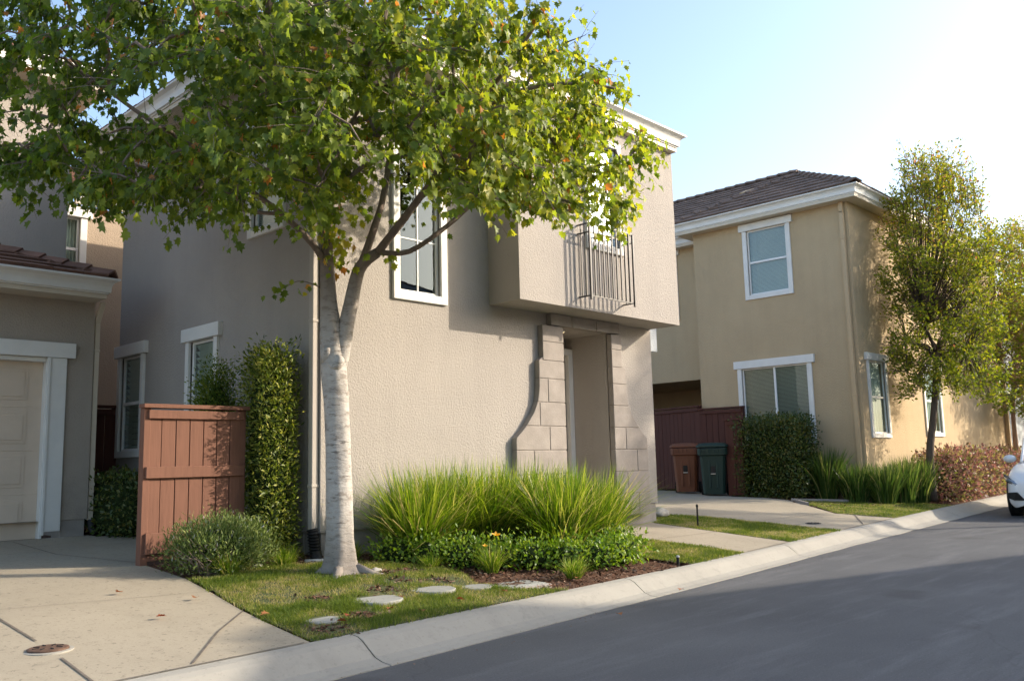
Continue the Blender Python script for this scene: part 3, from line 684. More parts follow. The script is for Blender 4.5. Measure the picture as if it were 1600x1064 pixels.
# ------------------------------------------------------------------ centre house
H1 = empty('house', (4.9, 7.3, .33), 'greige stucco house with a boxed out upper bay, behind the maple', 'house')
FX = frame('x', 4.9); FY = frame('y', 7.3); OB = 6.80; FO = frame('y', OB); FOL = frame('x', 7.22)
m = MB()
win1 = (5.87, 6.45, 2.99, 4.80)
wall(m, FY, 4.9, 10.45, .55, 5.49, [win1, (8.43, 9.43, .55, 2.84, .01)])
sideh = [(9.42, 10.02, 1.35, 2.66), (11.35, 11.98, 1.42, 2.66), (8.05, 8.62, 3.74, 4.9)]
wall(m, FX, 7.3, 12.1, .55, 5.49, sideh)
m.quad((10.45, 7.3, .55), (10.45, 12.1, .55), (10.45, 12.1, 5.45), (10.45, 7.3, 5.45)); m.quad((4.9, 12.1, .55), (10.45, 12.1, .55), (10.45, 12.1, 5.45), (4.9, 12.1, 5.45))
# recess
m.quad((8.43, 7.3, .4), (8.43, 8.02, .4), (8.43, 8.02, 2.84), (8.43, 7.3, 2.84)); m.quad((9.43, 7.3, .4), (9.43, 8.02, .4), (9.43, 8.02, 2.84), (9.43, 7.3, 2.84))
m.quad((8.43, 8.02, .4), (9.43, 8.02, .4), (9.43, 8.02, 2.84), (8.43, 8.02, 2.84)); m.quad((8.43, 7.3, 2.84), (9.43, 7.3, 2.84), (9.43, 8.02, 2.84), (8.43, 8.02, 2.84))
m.build('wall', MAT['stucco_grey'], H1)
m = MB(); balh = (8.52, 9.12, 3.86, 5.2)
wall(m, FO, 7.22, 10.45, 2.99, 5.49, [balh]); wall(m, FOL, OB, 7.3, 2.99, 5.49); m.quad((10.45, OB, 2.99), (10.45, 7.3, 2.99), (10.45, 7.3, 5.45), (10.45, OB, 5.45))
m.quad((7.22, OB, 2.99), (10.45, OB, 2.99), (10.45, 7.3, 2.99), (7.22, 7.3, 2.99))
m.build('upper_bay', MAT['stucco_grey'], H1)
m = MB(); m.box(10.46, 11.05, 7.6, 10.4, 2.74, 5.3); m.build('side_bay', MAT['stucco_blue'], H1, bevel=.01)
m = MB(); m.box(4.92, 8.42, 7.32, 7.6, .1, .548); m.box(9.44, 10.43, 7.32, 7.6, .1, .548); m.box(4.92, 5.2, 7.61, 12.08, .1, .548); m.box(10.2, 10.43, 7.61, 12.08, .1, .548); m.build('foundation', MAT['plinth'], H1, bevel=.008)
m = MB(); m.box(8.42, 9.44, 7.24, 8.0, .2, .43); m.build('doorstep', MAT['drive'], H1, bevel=.008)
m = MB(); m.box(4.885, 8.425, 7.285, 7.31, .535, .548); m.box(4.885, 4.91, 7.311, 12.1, .535, .548); m.build('weep_screed', MAT['plinth'], H1)
# corner boards of plaster (thin grey bead)
window(H1, FY, *win1, style='none', trim=.09, header=True, hdr=.12, hover=.05, glass='glass_mid', inner='none', mull=(2, 3))
window(H1, FO, *balh, style='none', trim=.085, header=False, glass='glass_sky', inner='curtain', mull=None)
window(H1, FX, *sideh[0], glass='glass_dim', inner='shutter', trim=.085, hdr=.16)
window(H1, FX, *sideh[1], glass='glass_dim', inner='shutter', trim=.085, hdr=.16)
window(H1, FX, *sideh[2], glass='glass_dim', inner='blind', trim=.085, hdr=.16)
# roof and eaves
fascia(H1, [(4.55, 12.4), (4.55, 6.98), (7.0, 6.98), (7.0, 6.69), (10.46, 6.69), (10.46, 12.4)], 5.47)
m = MB(); m.box(4.565, 7.0, 6.995, 12.4, 5.475, 5.53); m.box(7.001, 10.455, 6.705, 12.4, 5.475, 5.53)
m.build('soffit', MAT['cream'], H1)
m = MB(); m.box(7.05, 10.45, 6.71, 7.4, 5.69, 5.71); m.build('bay_cap', MAT['white'], H1)
hip_roof(H1, 4.5, 10.5, 6.93, 12.45, 5.70, .45, MAT['tile'])
downspout(H1, 4.855, 7.36, .56, 5.43, MAT['spout_grey'])
m = MB(); m.tube([(4.855, 7.36, .57), (4.86, 7.34, .48), (4.80, 7.22, .34), (4.74, 7.1, .30)], [.05, .052, .055, .05], 12)
for t in np.linspace(0, 1, 10): m.lathe((4.855 - .08 * t, 7.36 - .18 * t, .55 - .24 * t), [(.056, 0), (.06, .006), (.056, .012)], 12)
m.build('flexible_drain_hose', MAT['black'], H1, smooth=True)
# quoins and lintel
QL = [(8.05, 2.76), (8.05, 2.39), (7.975, 2.385), (7.97, 2.17), (7.965, 2.03), (7.94, 1.89), (7.86, 1.74), (7.69, 1.55), (7.54, 1.43), (7.535, .42)]
def edge_at(z, pts):
    for (xa, za), (xb, zb) in zip(pts, pts[1:]):
        if za >= z >= zb: return xa + (xb - xa) * ((za - z) / max(za - zb, 1e-6))
    return pts[-1][0]
def quoin(pts, xi, name):
    # stacked blocks with 6 mm mortar gaps, curved outer edge
    q = MB(); zs_ = [.42, .71, 1.0, 1.29, 1.58, 1.87, 2.16, 2.385, 2.62, 2.83]
    for i, (a, b) in enumerate(zip(zs_, zs_[1:])):
        a += .005; b -= .005
        zz = [b] + [z for z in np.linspace(b, a, 7)[1:-1]] + [a]
        outer = [edge_at(min(z, 2.755), pts) for z in zz]
        w = abs(xi - max(outer, key=lambda o: abs(o - xi))); split = (.34 if i % 2 else .66) if w > .6 else (.62 if (w > .43 and i % 2) else None)
        sgn = 1 if outer[0] > xi else -1
        def blk(xa_list, xb_list):
            poly = [(xa_list[k], 7.215, zz[k]) for k in range(len(zz))] + [(xb_list[k], 7.215, zz[k]) for k in reversed(range(len(zz)))]
            q.prism(poly, (0, .084, 0))
        if split:
            xs0 = xi + sgn * w * split
            if all((o - xs0) * sgn > .03 for o in outer):
                blk([xs0 + sgn * .005] * len(zz), outer); blk([xi] * len(zz), [xs0 - sgn * .005] * len(zz)); continue
            else:
                xs0 = xi + sgn * abs(min(outer, key=lambda o: abs(o - xi)) - xi) * .55
                blk([xs0 + sgn * .005] * len(zz), outer); blk([xi] * len(zz), [xs0 - sgn * .005] * len(zz)); continue
        blk([xi] * len(zz), outer)
    ys = [zs_[0]] + [float(v) for v in np.linspace(.43, 2.82, 50)] + [zs_[-1]]; sg = 1 if pts[0][0] > xi else -1
    q.prism([(xi + sg * .005, 7.224, ys[0] + .004), (xi + sg * .005, 7.224, ys[-1] - .004)] + [(edge_at(min(z, 2.755), pts) - sg * .006, 7.224, min(max(z, .424), 2.826)) for z in reversed(ys)], (0, .074, 0))
    return q.build(name, MAT['stone'], H1, bevel=.006)
quoin(QL, 8.44, 'stone_surround')
QR = [(9.44 + (8.43 - x), z) for x, z in QL]
quoin([(9.83 - .02, z) if x < 9.84 else (x, z) for x, z in QR] if False else [(x * 1.0 - .18 if x < 9.95 else x - .18 + .0, z) for x, z in QR], 9.425, 'stone_surround')
m = MB()
for a, b in ((8.22, 8.62), (8.63, 9.12), (9.13, 9.62)): m.box(a, b, 7.22, 7.299, 2.84, 2.985)
m.build('lintel', MAT['stone'], H1, bevel=.006)
# mortar backing
# door
m = MB(); m.box(8.45, 8.53, 7.9, 8.015, .43, 2.6); m.box(9.335, 9.425, 7.9, 8.015, .43, 2.6); m.box(8.45, 9.425, 7.9, 8.015, 2.6, 2.69); m.build('door_frame', MAT['white'], H1, bevel=.005)
m = MB(); m.box(8.54, 9.325, 7.96, 8.01, .44, 2.59)
for z0, z1 in ((.6, 1.2), (1.35, 2.4)):
    for a, b in ((8.7, 8.92), (9.0, 9.22)): m.box(a, b, 7.948, 7.962, z0, z1)
d = m.build('front_door', MAT['doorp'], H1, bevel=.006)
m = MB(); m.lathe((8.62, 7.955, 1.4), [(.012, 0), (.012, -.04), (.03, -.045), (.03, -.07)], 14, (0, 1, 0)); m.build('handle', MAT['rim'], d)
me_, nt, b_ = new_mat('ceiling_lamp_glow'); b_.inputs['Emission Color'].default_value = (1, .72, .38, 1); b_.inputs['Emission Strength'].default_value = 5; b_.inputs['Base Color'].default_value = (.9, .8, .6, 1)
m = MB(); m.lathe((8.68, 7.5, 2.815), [(.085, 0), (.085, .02)], 24); lam = m.build('ceiling_light', MAT['white'], H1)
m = MB(); m.lathe((8.68, 7.5, 2.808), [(.06, 0), (.06, .008)], 24); m.build('lamp_disc', me_, lam)
# white wall lamp under the side bay
m = MB(); m.lathe((10.56, 7.75, 2.52), [(.04, 0), (.09, .05), (.11, .11), (.03, .14)], 16); m.build('wall_lamp', MAT['white'], H1, smooth=True)
# balcony rail
m = MB(); bx0, bx1, by, bw = 8.28, 9.16, 6.62, OB
for z in (3.13, 3.92, 4.03):
    m.box(bx0, bx1, by - .008, by + .008, z - .010, z + .010)
    for x in (bx0, bx1): m.box(x - .008, x + .008, by + .0085, bw + .01, z - .008, z + .008)
nb = 10
for k in range(nb + 1):
    x = bx0 + (bx1 - bx0) * k / nb; wd = .012 if k in (0, nb) else .0085; m.box(x - wd, x + wd, by - .02 - wd + .009, by - .011 + wd, 3.08 if k in (0, nb) else 3.138, 4.025)
for x in (bx0, bx1):
    for q in (.33, .66): yy = by + (bw - by) * q; m.box(x - .006 - .009, x + .006 - .009, yy - .006, yy + .006, 3.138, 4.025)
m.build('balcony_rail', MAT['metal'], H1)

# ------------------------------------------------------------------ left house with garage
H2 = empty('house', (4.15, 11.0, .42), 'taupe stucco house with a tan garage door at the left edge', 'house')
F2 = frame('y', 11.0); F2u = frame('y', 12.45)
m = MB(); gh = (-1.2, 3.66, .42, 2.49)
wall(m, F2, -2.6, 4.15, .62, 3.2, [(-1.2, 3.66, .62, 2.49, .2)])
m.quad((4.15, 11, .62), (4.15, 16, .62), (4.15, 16, 3.16), (4.15, 11, 3.16)); m.quad((-2.6, 11, .62), (-2.6, 16, .62), (-2.6, 16, 3.16), (-2.6, 11, 3.16))
wall(m, F2u, -2.6, 4.28, 3.0, 6.36, [(.2, 1.4, 4.5, 5.6)]); m.quad((4.28, 12.45, 3.0), (4.28, 17, 3.0), (4.28, 17, 6.32), (4.28, 12.45, 6.32)); m.quad((-2.6, 12.45, 3), (-2.6, 17, 3), (-2.6, 17, 6.32), (-2.6, 12.45, 6.32))
m.build('wall', MAT['stucco_left'], H2)
m = MB(); m.box(3.86, 4.13, 11.02, 11.3, .2, .62); m.box(4.0, 4.13, 11.301, 15, .2, .62); m.build('foundation', MAT['plinth'], H2, bevel=.006); m = MB(); m.box(-2.58, -1.3, 11.02, 11.3, .2, .62); m.build('foundation', MAT['plinth'], H2, bevel=.006)
m = MB(); fbox(m, F2, 3.625, 3.66, -.12, .0, .42, 2.49); fbox(m, F2, 3.64, 3.84, .001, .04, .5, 2.49); fbox(m, F2, 3.625, 3.66, .0405, .055, .46, 2.49); fbox(m, F2, -1.45, -1.18, .001, .04, .5, 2.49); fbox(m, F2, -1.2, 3.62, -.12, 0, 2.44, 2.49); m.build('garage_trim', MAT['white'], H2, bevel=.006)
m = MB(); fbox(m, F2, -1.5, 3.93, .001, .055, 2.492, 2.67); m.build('garage_header', MAT['white'], H2, bevel=.006)
m = MB(); fbox(m, F2, -1.19, 3.624, -.14, -.10, .425, 2.44)
for r_ in range(4):
    z0 = .45 + r_ * .495
    for k in range(8):
        u0_ = 3.62 - .1 - (k + 1) * .56
        if u0_ < -1.15: break
        # raised frame around each panel
        fbox(m, F2, u0_ + .05, u0_ + .51, -.0995, -.094, z0 + .06, z0 + .42); fbox(m, F2, u0_ + .09, u0_ + .47, -.0935, -.087, z0 + .10, z0 + .38)
for r_ in range(1, 4): fbox(m, F2, -1.19, 3.62, -.0995, -.096, .435 + r_ * .495 - .006, .435 + r_ * .495 + .006)
m.build('garage_door', MAT['garage'], H2, bevel=.004)
fascia(H2, [(-2.9, 17), (-2.9, 10.62), (4.15, 10.62), (4.15, 12.44)], 3.18)
m = MB(); m.box(-2.88, 4.135, 10.635, 12.4, 3.19, 3.24); m.build('soffit', MAT['cream'], H2)
m = MB(); s_ = .36; L_ = math.hypot(1, s_) * 1.75
tiles(m, (-2.9, 10.55, 3.40), (1, 0, 0), (0, 1, s_), [(0, 0), (7.1, 0), (5.8, L_ * 1.05), (0, L_ * 1.05)], .32, .3, .04)
tiles(m, (4.2, 12.45, 3.40), (0, -1, 0), (-1, 0, s_), [(0, 0), (1.9, 0), (.0, 2.0)], .32, .3, .04)
m.add([(-2.9, 10.6, 3.39), (4.15, 10.6, 3.39), (2.6, 12.45, 3.39 + 1.85 * s_), (-2.9, 12.45, 3.39 + 1.85 * s_), (4.15, 12.45, 3.39)], [[0, 1, 2, 3], [1, 4, 2]])
ridge_caps(m, (4.18, 10.58, 3.45), (2.62, 12.4, 3.45 + 1.82 * s_), .11, .3)
m.build('garage_roof', MAT['tile'], H2)
fascia(H2, [(-2.95, 17.2), (-2.95, 12.05), (4.62, 12.05), (4.62, 17.2)], 6.34)
m = MB(); m.box(-2.9, 4.6, 12.07, 17.2, 6.35, 6.40); m.build('soffit', MAT['cream'], H2)
hip_roof(H2, -3.0, 4.66, 12.0, 17.3, 6.57, .36, MAT['tile'])
window(H2, F2u, .2, 1.4, 4.5, 5.6, glass='glass', inner='blind')
downspout(H2, 4.195, 11.05, .6, 3.2, MAT['cream'], .03, (0, -.08))
m = MB(); m.tube([(4.2, 11.02, .6), (4.2, 10.98, .5), (4.22, 10.9, .43)], .04, 10); m.build('flexible_drain_hose', MAT['black'], H2)
m = MB(); m.box(4.151, 4.2, 11.25, 11.37, 1.84, 2.02); m.build('meter_box', MAT['cream'], H2, bevel=.01)

# ------------------------------------------------------------------ house behind, seen between the two
H3 = empty('house', (5.0, 14.0, .42), 'beige stucco house glimpsed in the gap behind the garage house', 'house')
F3 = frame('y', 14.0); m = MB(); wall(m, F3, 4.35, 12, .42, 5.25, [(4.6, 5.0, 4.05, 5.05)]); m.quad((4.35, 14, .42), (4.35, 20, .42), (4.35, 20, 5.25), (4.35, 14, 5.25)); m.build('wall', MAT['stucco_rear'], H3)
window(H3, F3, 4.6, 5.0, 4.05, 5.05, glass='glass', inner='curtain', trim=.1, hdr=.16)
fascia(H3, [(4.9, 13.93), (12.3, 13.93)], 5.25)
m = MB(); m.box(4.9, 12.3, 13.935, 14.0, 5.26, 5.31); m.build('soffit', MAT['cream'], H3)
m = MB(); tiles(m, (4.7, 13.84, 5.48), (1, 0, 0), (0, 1, .42), [(0, 0), (7.6, 0), (5.4, 3), (.0, 3)]); m.add([(4.7, 13.87, 5.47), (12.2, 13.87, 5.47), (10, 16.4, 6.6), (4.7, 16.4, 6.6)], [[0, 1, 2, 3]]); m.build('roof', MAT['tile'], H3)

# ------------------------------------------------------------------ right house
H4 = empty('house', (17.5, 7.23, .3), 'two storey tan stucco house with dark brown tiled hip roof on the right', 'house')
F4x = frame('x', 17.5); F4y = frame('y', 7.23); F4s = frame('x', 18.25)
m = MB(); gx = (8.32, 9.84, 1.5, 3.06); ux = (8.6, 9.53, 4.66, 6.10)
wall(m, F4x, 7.23, 10.9, .2, 6.30, [gx, ux])
fy = [(17.92, 18.72, 1.56, 3.04), (20.95, 21.9, 1.6, 3.04)]
wall(m, F4y, 17.5, 27.0, .2, 6.30, fy)
m.quad((17.5, 10.9, .2), (18.25, 10.9, .2), (18.25, 10.9, 6.45), (17.5, 10.9, 6.45)); wall(m, F4s, 10.9, 17, 3.0, 6.24, [(11.95, 12.9, 4.6, 6.1)]); m.quad((18.25, 10.9, 3.0), (18.25, 17, 3.0), (21, 17, 3.0), (21, 10.9, 3.0))
m.quad((21, 10.9, .2), (21, 17, .2), (21, 17, 3.0), (21, 10.9, 3)); m.quad((18.25, 10.9, .2), (21, 10.9, .2), (21, 10.9, 3), (18.25, 10.9, 3))
m.quad((27, 7.23, .2), (27, 17, .2), (27, 17, 6.45), (27, 7.23, 6.45)); m.quad((17.5, 17, .2), (27, 17, .2), (27, 17, 6.45), (17.5, 17, 6.45))
m.build('wall', MAT['stucco_tan'], H4)
window(H4, F4x, *gx, style='slider', inner='blind', trim=.1, hdr=.17, glass='glass_dim')
window(H4, F4x, *ux, style='hung', inner='blind', trim=.1, hdr=.16, glass='glass')
window(H4, F4y, *fy[0], style='hung', inner='curtain', trim=.09, hdr=.15, glass='glass')
window(H4, F4y, *fy[1], style='hung', inner='curtain', trim=.09, hdr=.15, glass='glass')
window(H4, F4s, 11.95, 12.9, 4.6, 6.1, style='hung', inner='blind', trim=.1, hdr=.16)
fascia(H4, [(17.22, 11.2), (17.22, 6.95), (27.3, 6.95), (27.3, 17)], 6.28)
fascia(H4, [(17.98, 17.2), (17.98, 11.0)], 6.21)
m = MB(); m.box(17.225, 27.3, 6.955, 11.2, 6.28, 6.34); m.box(17.985, 27.3, 11.201, 17.2, 6.22, 6.27); m.build('soffit', MAT['cream'], H4)
hip_roof(H4, 17.15, 27.4, 6.88, 11.3, 6.51, .54, MAT['tile2'])
m = MB(); s_ = .53; L_ = 4.4 * math.hypot(1, s_)
tiles(m, (17.92, 18, 6.45), (0, -1, 0), (1, 0, s_), [(0, 0), (6.9, 0), (8.1, 1.7), (7.55, L_), (0, L_)]); m.add([(17.95, 18, 6.44), (17.95, 11.1, 6.44), (19.6, 9.9, 6.44 + 1.6 * s_), (22.3, 10.45, 6.44 + 4.35 * s_), (22.3, 18, 6.44 + 4.35 * s_), (27, 8.2, 6.5), (27, 18, 6.44), (21, 9.1, 7.2)], [[0, 1, 2, 3, 4], [4, 3, 5, 6], [2, 7, 3], [7, 5, 3]])
ridge_caps(m, (22.32, 18, 6.49 + 4.4 * s_), (22.32, 10.5, 6.49 + 4.4 * s_)); m.build('rear_roof', MAT['tile2'], H4)
m = MB()
m.obox((19.0, 11.9, 7.17), (.12, 0, .065), (0, .12, 0), (-.025, 0, .06)); m.build('roof_vent', MAT['stucco_tan'], H4)
m = MB(); m.obox((18.9, 10.2, 7.42), (.14, 0, .06), (0, .12, 0), (-.03, 0, .06)); m.build('roof_vent', MAT['stucco_tan'], H4)
downspout(H4, 17.45, 7.34, .3, 6.3, MAT['spout_tan'], .042, (0, 0.0)); downspout(H4, 26.9, 7.17, .4, 6.25, MAT['spout_tan'], .045, (0, 0.0))
m = MB(); m.box(20.9, 20.98, 11.3, 12.5, .4, 2.7); m.build('porch_door_frame', MAT['white'], H4, bevel=.01)
m = MB(); m.box(20.86, 20.899, 11.45, 12.35, .45, 2.6); m.build('porch_door', MAT['doorp'], H4, bevel=.01)
m = MB(); m.box(17.4, 17.499, 10.96, 11.05, 4.0, 4.1); 
# ------------------------------------------------------------------ far house past the trees
H5 = empty('house', (29.5, 8.4, .3), 'pale blue grey house wall past the tan house, at the right edge', 'house')
m = MB(); m.box(29.5, 42, 9.2, 18, .2, 6.6); m.build('wall', MAT['stucco_blue'], H5)
fascia(H5, [(29.2, 18.3), (29.2, 8.9), (42.3, 8.9), (42.3, 18.3)], 6.5); hip_roof(H5, 29.1, 42.4, 8.8, 18.4, 6.74, .4, MAT['tile2'], .45, .4)

# ------------------------------------------------------------------ houses across the street (behind the camera: they shade the road and show in the panes)
def far_house(loc, rz, w, d, h, label, mat):
    e = empty('house', loc, label, 'house', 'houses across the street', rz)
    m = MB(); m.box(0, w, -d, 0, 0, h); m.build('wall', mat, e, shift=False)
    # roof in local coordinates
    m = MB(); s = .36; o = .45; hh = (d + 2 * o) / 2
    A, B, C, D = (-o, -d - o, h), (w + o, -d - o, h), (w + o, o, h), (-o, o, h); ra, rb = (-o + hh, -d / 2, h + hh * s), (w + o - hh, -d / 2, h + hh * s)
    m.add([A, B, C, D, ra, rb], [[0, 1, 5, 4], [1, 2, 5], [2, 3, 4, 5], [3, 0, 4], [0, 3, 2, 1]])
    tiles(m, C, (-1, 0, 0), (0, -1, s), [(0, 0), (w + 2 * o, 0), (w + 2 * o - hh, hh * 1.06), (hh, hh * 1.06)], .4, .4); m.build('roof', MAT['tile'], e, shift=False)
    m = MB(); m.box(-o, w + o, o - .02, o + .06, h - .22, h); m.build('fascia', MAT['white'], e, shift=False)
    for k in range(int(w // 2.6)):
        for z in (1.0, 3.9):
            m = MB(); u = 1 + k * 2.6; m.box(u - .1, u + 1.0, .001, .05, z - .1, z + 1.5); wi = m.build('window', MAT['white'], e, shift=False)
            m = MB(); m.box(u, u + .9, .051, .055, z, z + 1.4); m.build('pane', MAT['glass'], wi, shift=False)
far_house((13.6, -3.55, 0), R(-16), 9.5, 9, 5.9, 'tan two storey house across the street, nearer one', MAT['stucco_tan'])
far_house((27.5, -8.2, 0), R(-14), 10, 9, 5.9, 'greige two storey house across the street, farther one', MAT['stucco_grey'])
far_house((-3, -9.0, 0), R(-8), 12, 9, 5.9, 'beige two storey house across the street behind the viewpoint', MAT['stucco_rear'])

# ------------------------------------------------------------------ fences
def fence_panel(parent, p0, p1, z0, z1, mat, bw=.14, side=1, name='board_panel', bfac=1.0):
    p0, p1 = Vector((*p0, 0)), Vector((*p1, 0)); d = p1 - p0; L = d.length; d.normalize(); n = Vector((d.y, -d.x, 0)) * side
    m = MB(); nb = max(1, round(L / bw)); w = L / nb
    for k in range(nb):
        c = p0 + d * (w * (k + .5)) + n * random.uniform(-.0025, .0025); g = random.uniform(.002, .005)
        m.obox((c.x, c.y, (z0 + z1) / 2 + random.uniform(-.004, .004)), d * (w / 2 - g), n * .011, (0, 0, (z1 - z0) / 2))
    return m.build(name, mat, parent, bevel=.003)
def fence(loc, p0, p1, z0, z1, mat, label, rail=True, bw=.14, posts=True, midz=None, name='fence', side=1, group=None):
    e = empty(name, (p0[0], p0[1], z0), label, 'fence', group)
    P0, P1 = Vector((*p0, 0)), Vector((*p1, 0)); d = (P1 - P0); L = d.length; d.normalize(); n = Vector((d.y, -d.x, 0)) * side
    fence_panel(e, p0, p1, z0 + .05, z1 - .05, mat, bw, side)
    c = (P0 + P1) / 2; cm = Vector((c.x, c.y, 0))
    m = MB(); q = cm + n * .0; m.obox((q.x, q.y, z1 - .012), d * (L / 2 + .05), n * .055, (0, 0, .018)); m.build('cap_rail', mat, e, bevel=.004)
    m = MB(); q = cm + n * .026; m.obox((q.x, q.y, z1 - .085), d * (L / 2 - .004), n * .013, (0, 0, .038)); m.build('top_rail', mat, e, bevel=.004)
    if midz: m = MB(); q = cm + n * .028; m.obox((q.x, q.y, midz), d * (L / 2 + .01), n * .015, (0, 0, .05)); m.build('middle_rail', mat, e, bevel=.004)
    if midz: m = MB(); q = cm + n * .026; m.obox((q.x, q.y, z0 + .2), d * (L / 2 - .004), n * .012, (0, 0, .09)); m.build('kick_board', mat, e, bevel=.004)
    if posts:
        for P in (P0, P1): m = MB(); q = P - n * .03 - d * 0; m.obox((q.x, q.y, (z0 + z1) / 2 - .05), d * .03, n * .045, (0, 0, (z1 - z0) / 2 + .02)); m.build('post', mat, e, bevel=.004)
    return e
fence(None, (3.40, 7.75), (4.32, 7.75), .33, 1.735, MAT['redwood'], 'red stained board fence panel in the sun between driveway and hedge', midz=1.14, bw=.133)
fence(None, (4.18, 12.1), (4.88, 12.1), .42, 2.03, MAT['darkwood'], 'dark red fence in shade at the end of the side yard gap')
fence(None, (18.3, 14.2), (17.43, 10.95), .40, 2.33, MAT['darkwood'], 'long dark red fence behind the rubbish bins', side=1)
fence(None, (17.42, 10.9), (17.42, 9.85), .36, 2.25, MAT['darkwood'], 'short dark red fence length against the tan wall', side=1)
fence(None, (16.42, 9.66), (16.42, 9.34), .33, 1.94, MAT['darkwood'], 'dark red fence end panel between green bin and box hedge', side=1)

# ------------------------------------------------------------------ bins
def wheelie_bin(x, y, rz, mat, label):
    e = empty('rubbish_bin', (x, y, zg(x, y) + .008), label, 'bin', 'wheeled rubbish bins', rz)
    def ring(w, d, z, c=.05, oy=0):
        return [(-w + c, -d + oy, z), (w - c, -d + oy, z), (w, -d + c + oy, z), (w, d - c + oy, z), (w - c, d + oy, z), (-w + c, d + oy, z), (-w, d - c + oy, z), (-w, -d + c + oy, z)]
    m = MB(); rs = [ring(.22, .25, .03), ring(.235, .265, .3), ring(.25, .285, .62), ring(.262, .30, .82), ring(.30, .335, .83), ring(.305, .34, .97)]; b = len(m.v)
    for r_ in rs: m.v += r_
    for i in range(len(rs) - 1):
        for k in range(8): a = b + i * 8 + k; c = b + i * 8 + (k + 1) % 8; m.f.append([a, c, c + 8, a + 8]); m.mi.append(0)
    m.f.append([b + k for k in range(8)][::-1]); m.f.append([b + (len(rs) - 1) * 8 + k for k in range(8)]); m.mi += [0, 0]
    m.box(-.10, -.05, -.295, -.262, .15, .8); m.box(.05, .10, -.295, -.262, .15, .8)
    m.build('body', mat, e, bevel=.01, shift=False)
    m = MB(); m.box(-.045, .045, -.30, -.268, .42, .6); m.build('grab_recess', MAT['black'], e, shift=False)
    m = MB(); m.box(-.05, .05, -.31, -.26, .44, .455); m.build('catch_bar', MAT['rim'], e, shift=False)
    m = MB(); rs = [ring(.31, .35, .985, .05), ring(.325, .36, 1.0, .05), ring(.32, .355, 1.03, .06), ring(.26, .29, 1.075, .08), ring(.1, .15, 1.09, .05)]; b = len(m.v)
    for r_ in rs: m.v += r_
    for i in range(len(rs) - 1):
        for k in range(8): a = b + i * 8 + k; c = b + i * 8 + (k + 1) % 8; m.f.append([a, c, c + 8, a + 8]); m.mi.append(0)
    m.f.append([b + k for k in range(8)][::-1]); m.f.append([b + (len(rs) - 1) * 8 + k for k in range(8)]); m.mi += [0, 0]
    for k in range(6): m.box(-.25 + k * .09, -.22 + k * .09, -.36, -.335, .88, .96)
    m.build('lid', mat, e, smooth=False, bevel=.008, shift=False)
    m = MB(); m.tube([(-.26, .36, .96), (-.26, .42, .97), (.26, .42, .97), (.26, .36, .96)], .016, 8); m.build('handle', mat, e, shift=False)
    for sx in (-1, 1): m = MB(); m.lathe((sx * .26 - .03, .27, .12), [(.05, 0), (.12, .005), (.12, .055), (.05, .06)], 20, (1, 0, 0)); m.build('wheel', MAT['tyre'], e, shift=False)
wheelie_bin(16.9, 11.0, R(-62), MAT['bin_brown'], 'brown wheeled rubbish bin, left of the green one')
wheelie_bin(16.42, 10.02, R(-62), MAT['bin_green'], 'dark green wheeled rubbish bin beside the brown one')

# ------------------------------------------------------------------ maple
TB = np.array([4.46, 6.32, .24]); tr_ = np.array([.695, -.719, 0]); ta_ = np.array([.719, .695, 0])
maple = empty('maple_tree', (4.46, 6.32, .24), 'large maple with pale trunk and spreading green crown in the front lawn', 'tree')
m = MB()
def resample(pts, rad, k=4):
    P = [Vector(p) for p in pts]; out = []; ro = []
    for i in range(len(P) - 1):
        p0, p1, p2, p3 = P[max(i - 1, 0)], P[i], P[i + 1], P[min(i + 2, len(P) - 1)]
        for j in range(k):
            t = j / k; q = .5 * ((2 * p1) + (-p0 + p2) * t + (2 * p0 - 5 * p1 + 4 * p2 - p3) * t * t + (-p0 + 3 * p1 - 3 * p2 + p3) * t ** 3)
            out.append(q); ro.append(rad[i] * (1 - t) + rad[i + 1] * t)
    out.append(P[-1]); ro.append(rad[-1]); return out, ro
trunk = [(4.46, 6.32, .15), (4.46, 6.32, .26), (4.455, 6.33, .38), (4.45, 6.335, .6), (4.44, 6.34, .99), (4.43, 6.36, 1.58), (4.41, 6.38, 2.0), (4.395, 6.40, 2.3), (4.375, 6.41, 2.6), (4.36, 6.42, 2.98)]
tr_r = [.20, .165, .13, .115, .107, .102, .108, .098, .075, .057]
P_, R_ = resample(trunk, tr_r, 6)
n_ = 28; base = len(m.v)
for i, (p, r_) in enumerate(zip(P_, R_)):
    for k in range(n_):
        a = 2 * math.pi * k / n_; h = p.z - .24
        fl = 1 + (.22 * math.exp(-h * 6) * (math.sin(a * 5 + .6) + .5 * math.sin(a * 3))) + .035 * math.sin(a * 2 + h * 2.5) + .03 * math.sin(a * 7 + h * 11) * math.sin(h * 7) + .02 * math.sin(a * 4 - h * 5)
        m.v.append((p.x + math.cos(a) * r_ * fl, p.y + math.sin(a) * r_ * fl, p.z))
for i in range(len(P_) - 1):
    for k in range(n_): a = base + i * n_ + k; b = base + i * n_ + (k + 1) % n_; m.f.append([a, b, b + n_, a + n_]); m.mi.append(0)
rp, rr_ = resample([(4.42, 6.375, 1.8), (4.46, 6.35, 2.1), (4.51, 6.28, 2.52), (4.56, 6.21, 2.86), (4.64, 6.06, 2.99)], [.05, .076, .064, .054, .044], 5); m.tube(rp, rr_, 18)
# pruning scar and burl where the limbs part
m.lathe((4.39, 6.31, 2.03), [(.075, 0), (.07, .04), (.05, .06), (.03, .05)], 16, (-.75, -.45, .35))
m.tube([(4.37, 6.42, 2.02), (4.32, 6.35, 2.12), (4.31, 6.33, 2.16)], [.06, .04, .025], 12)
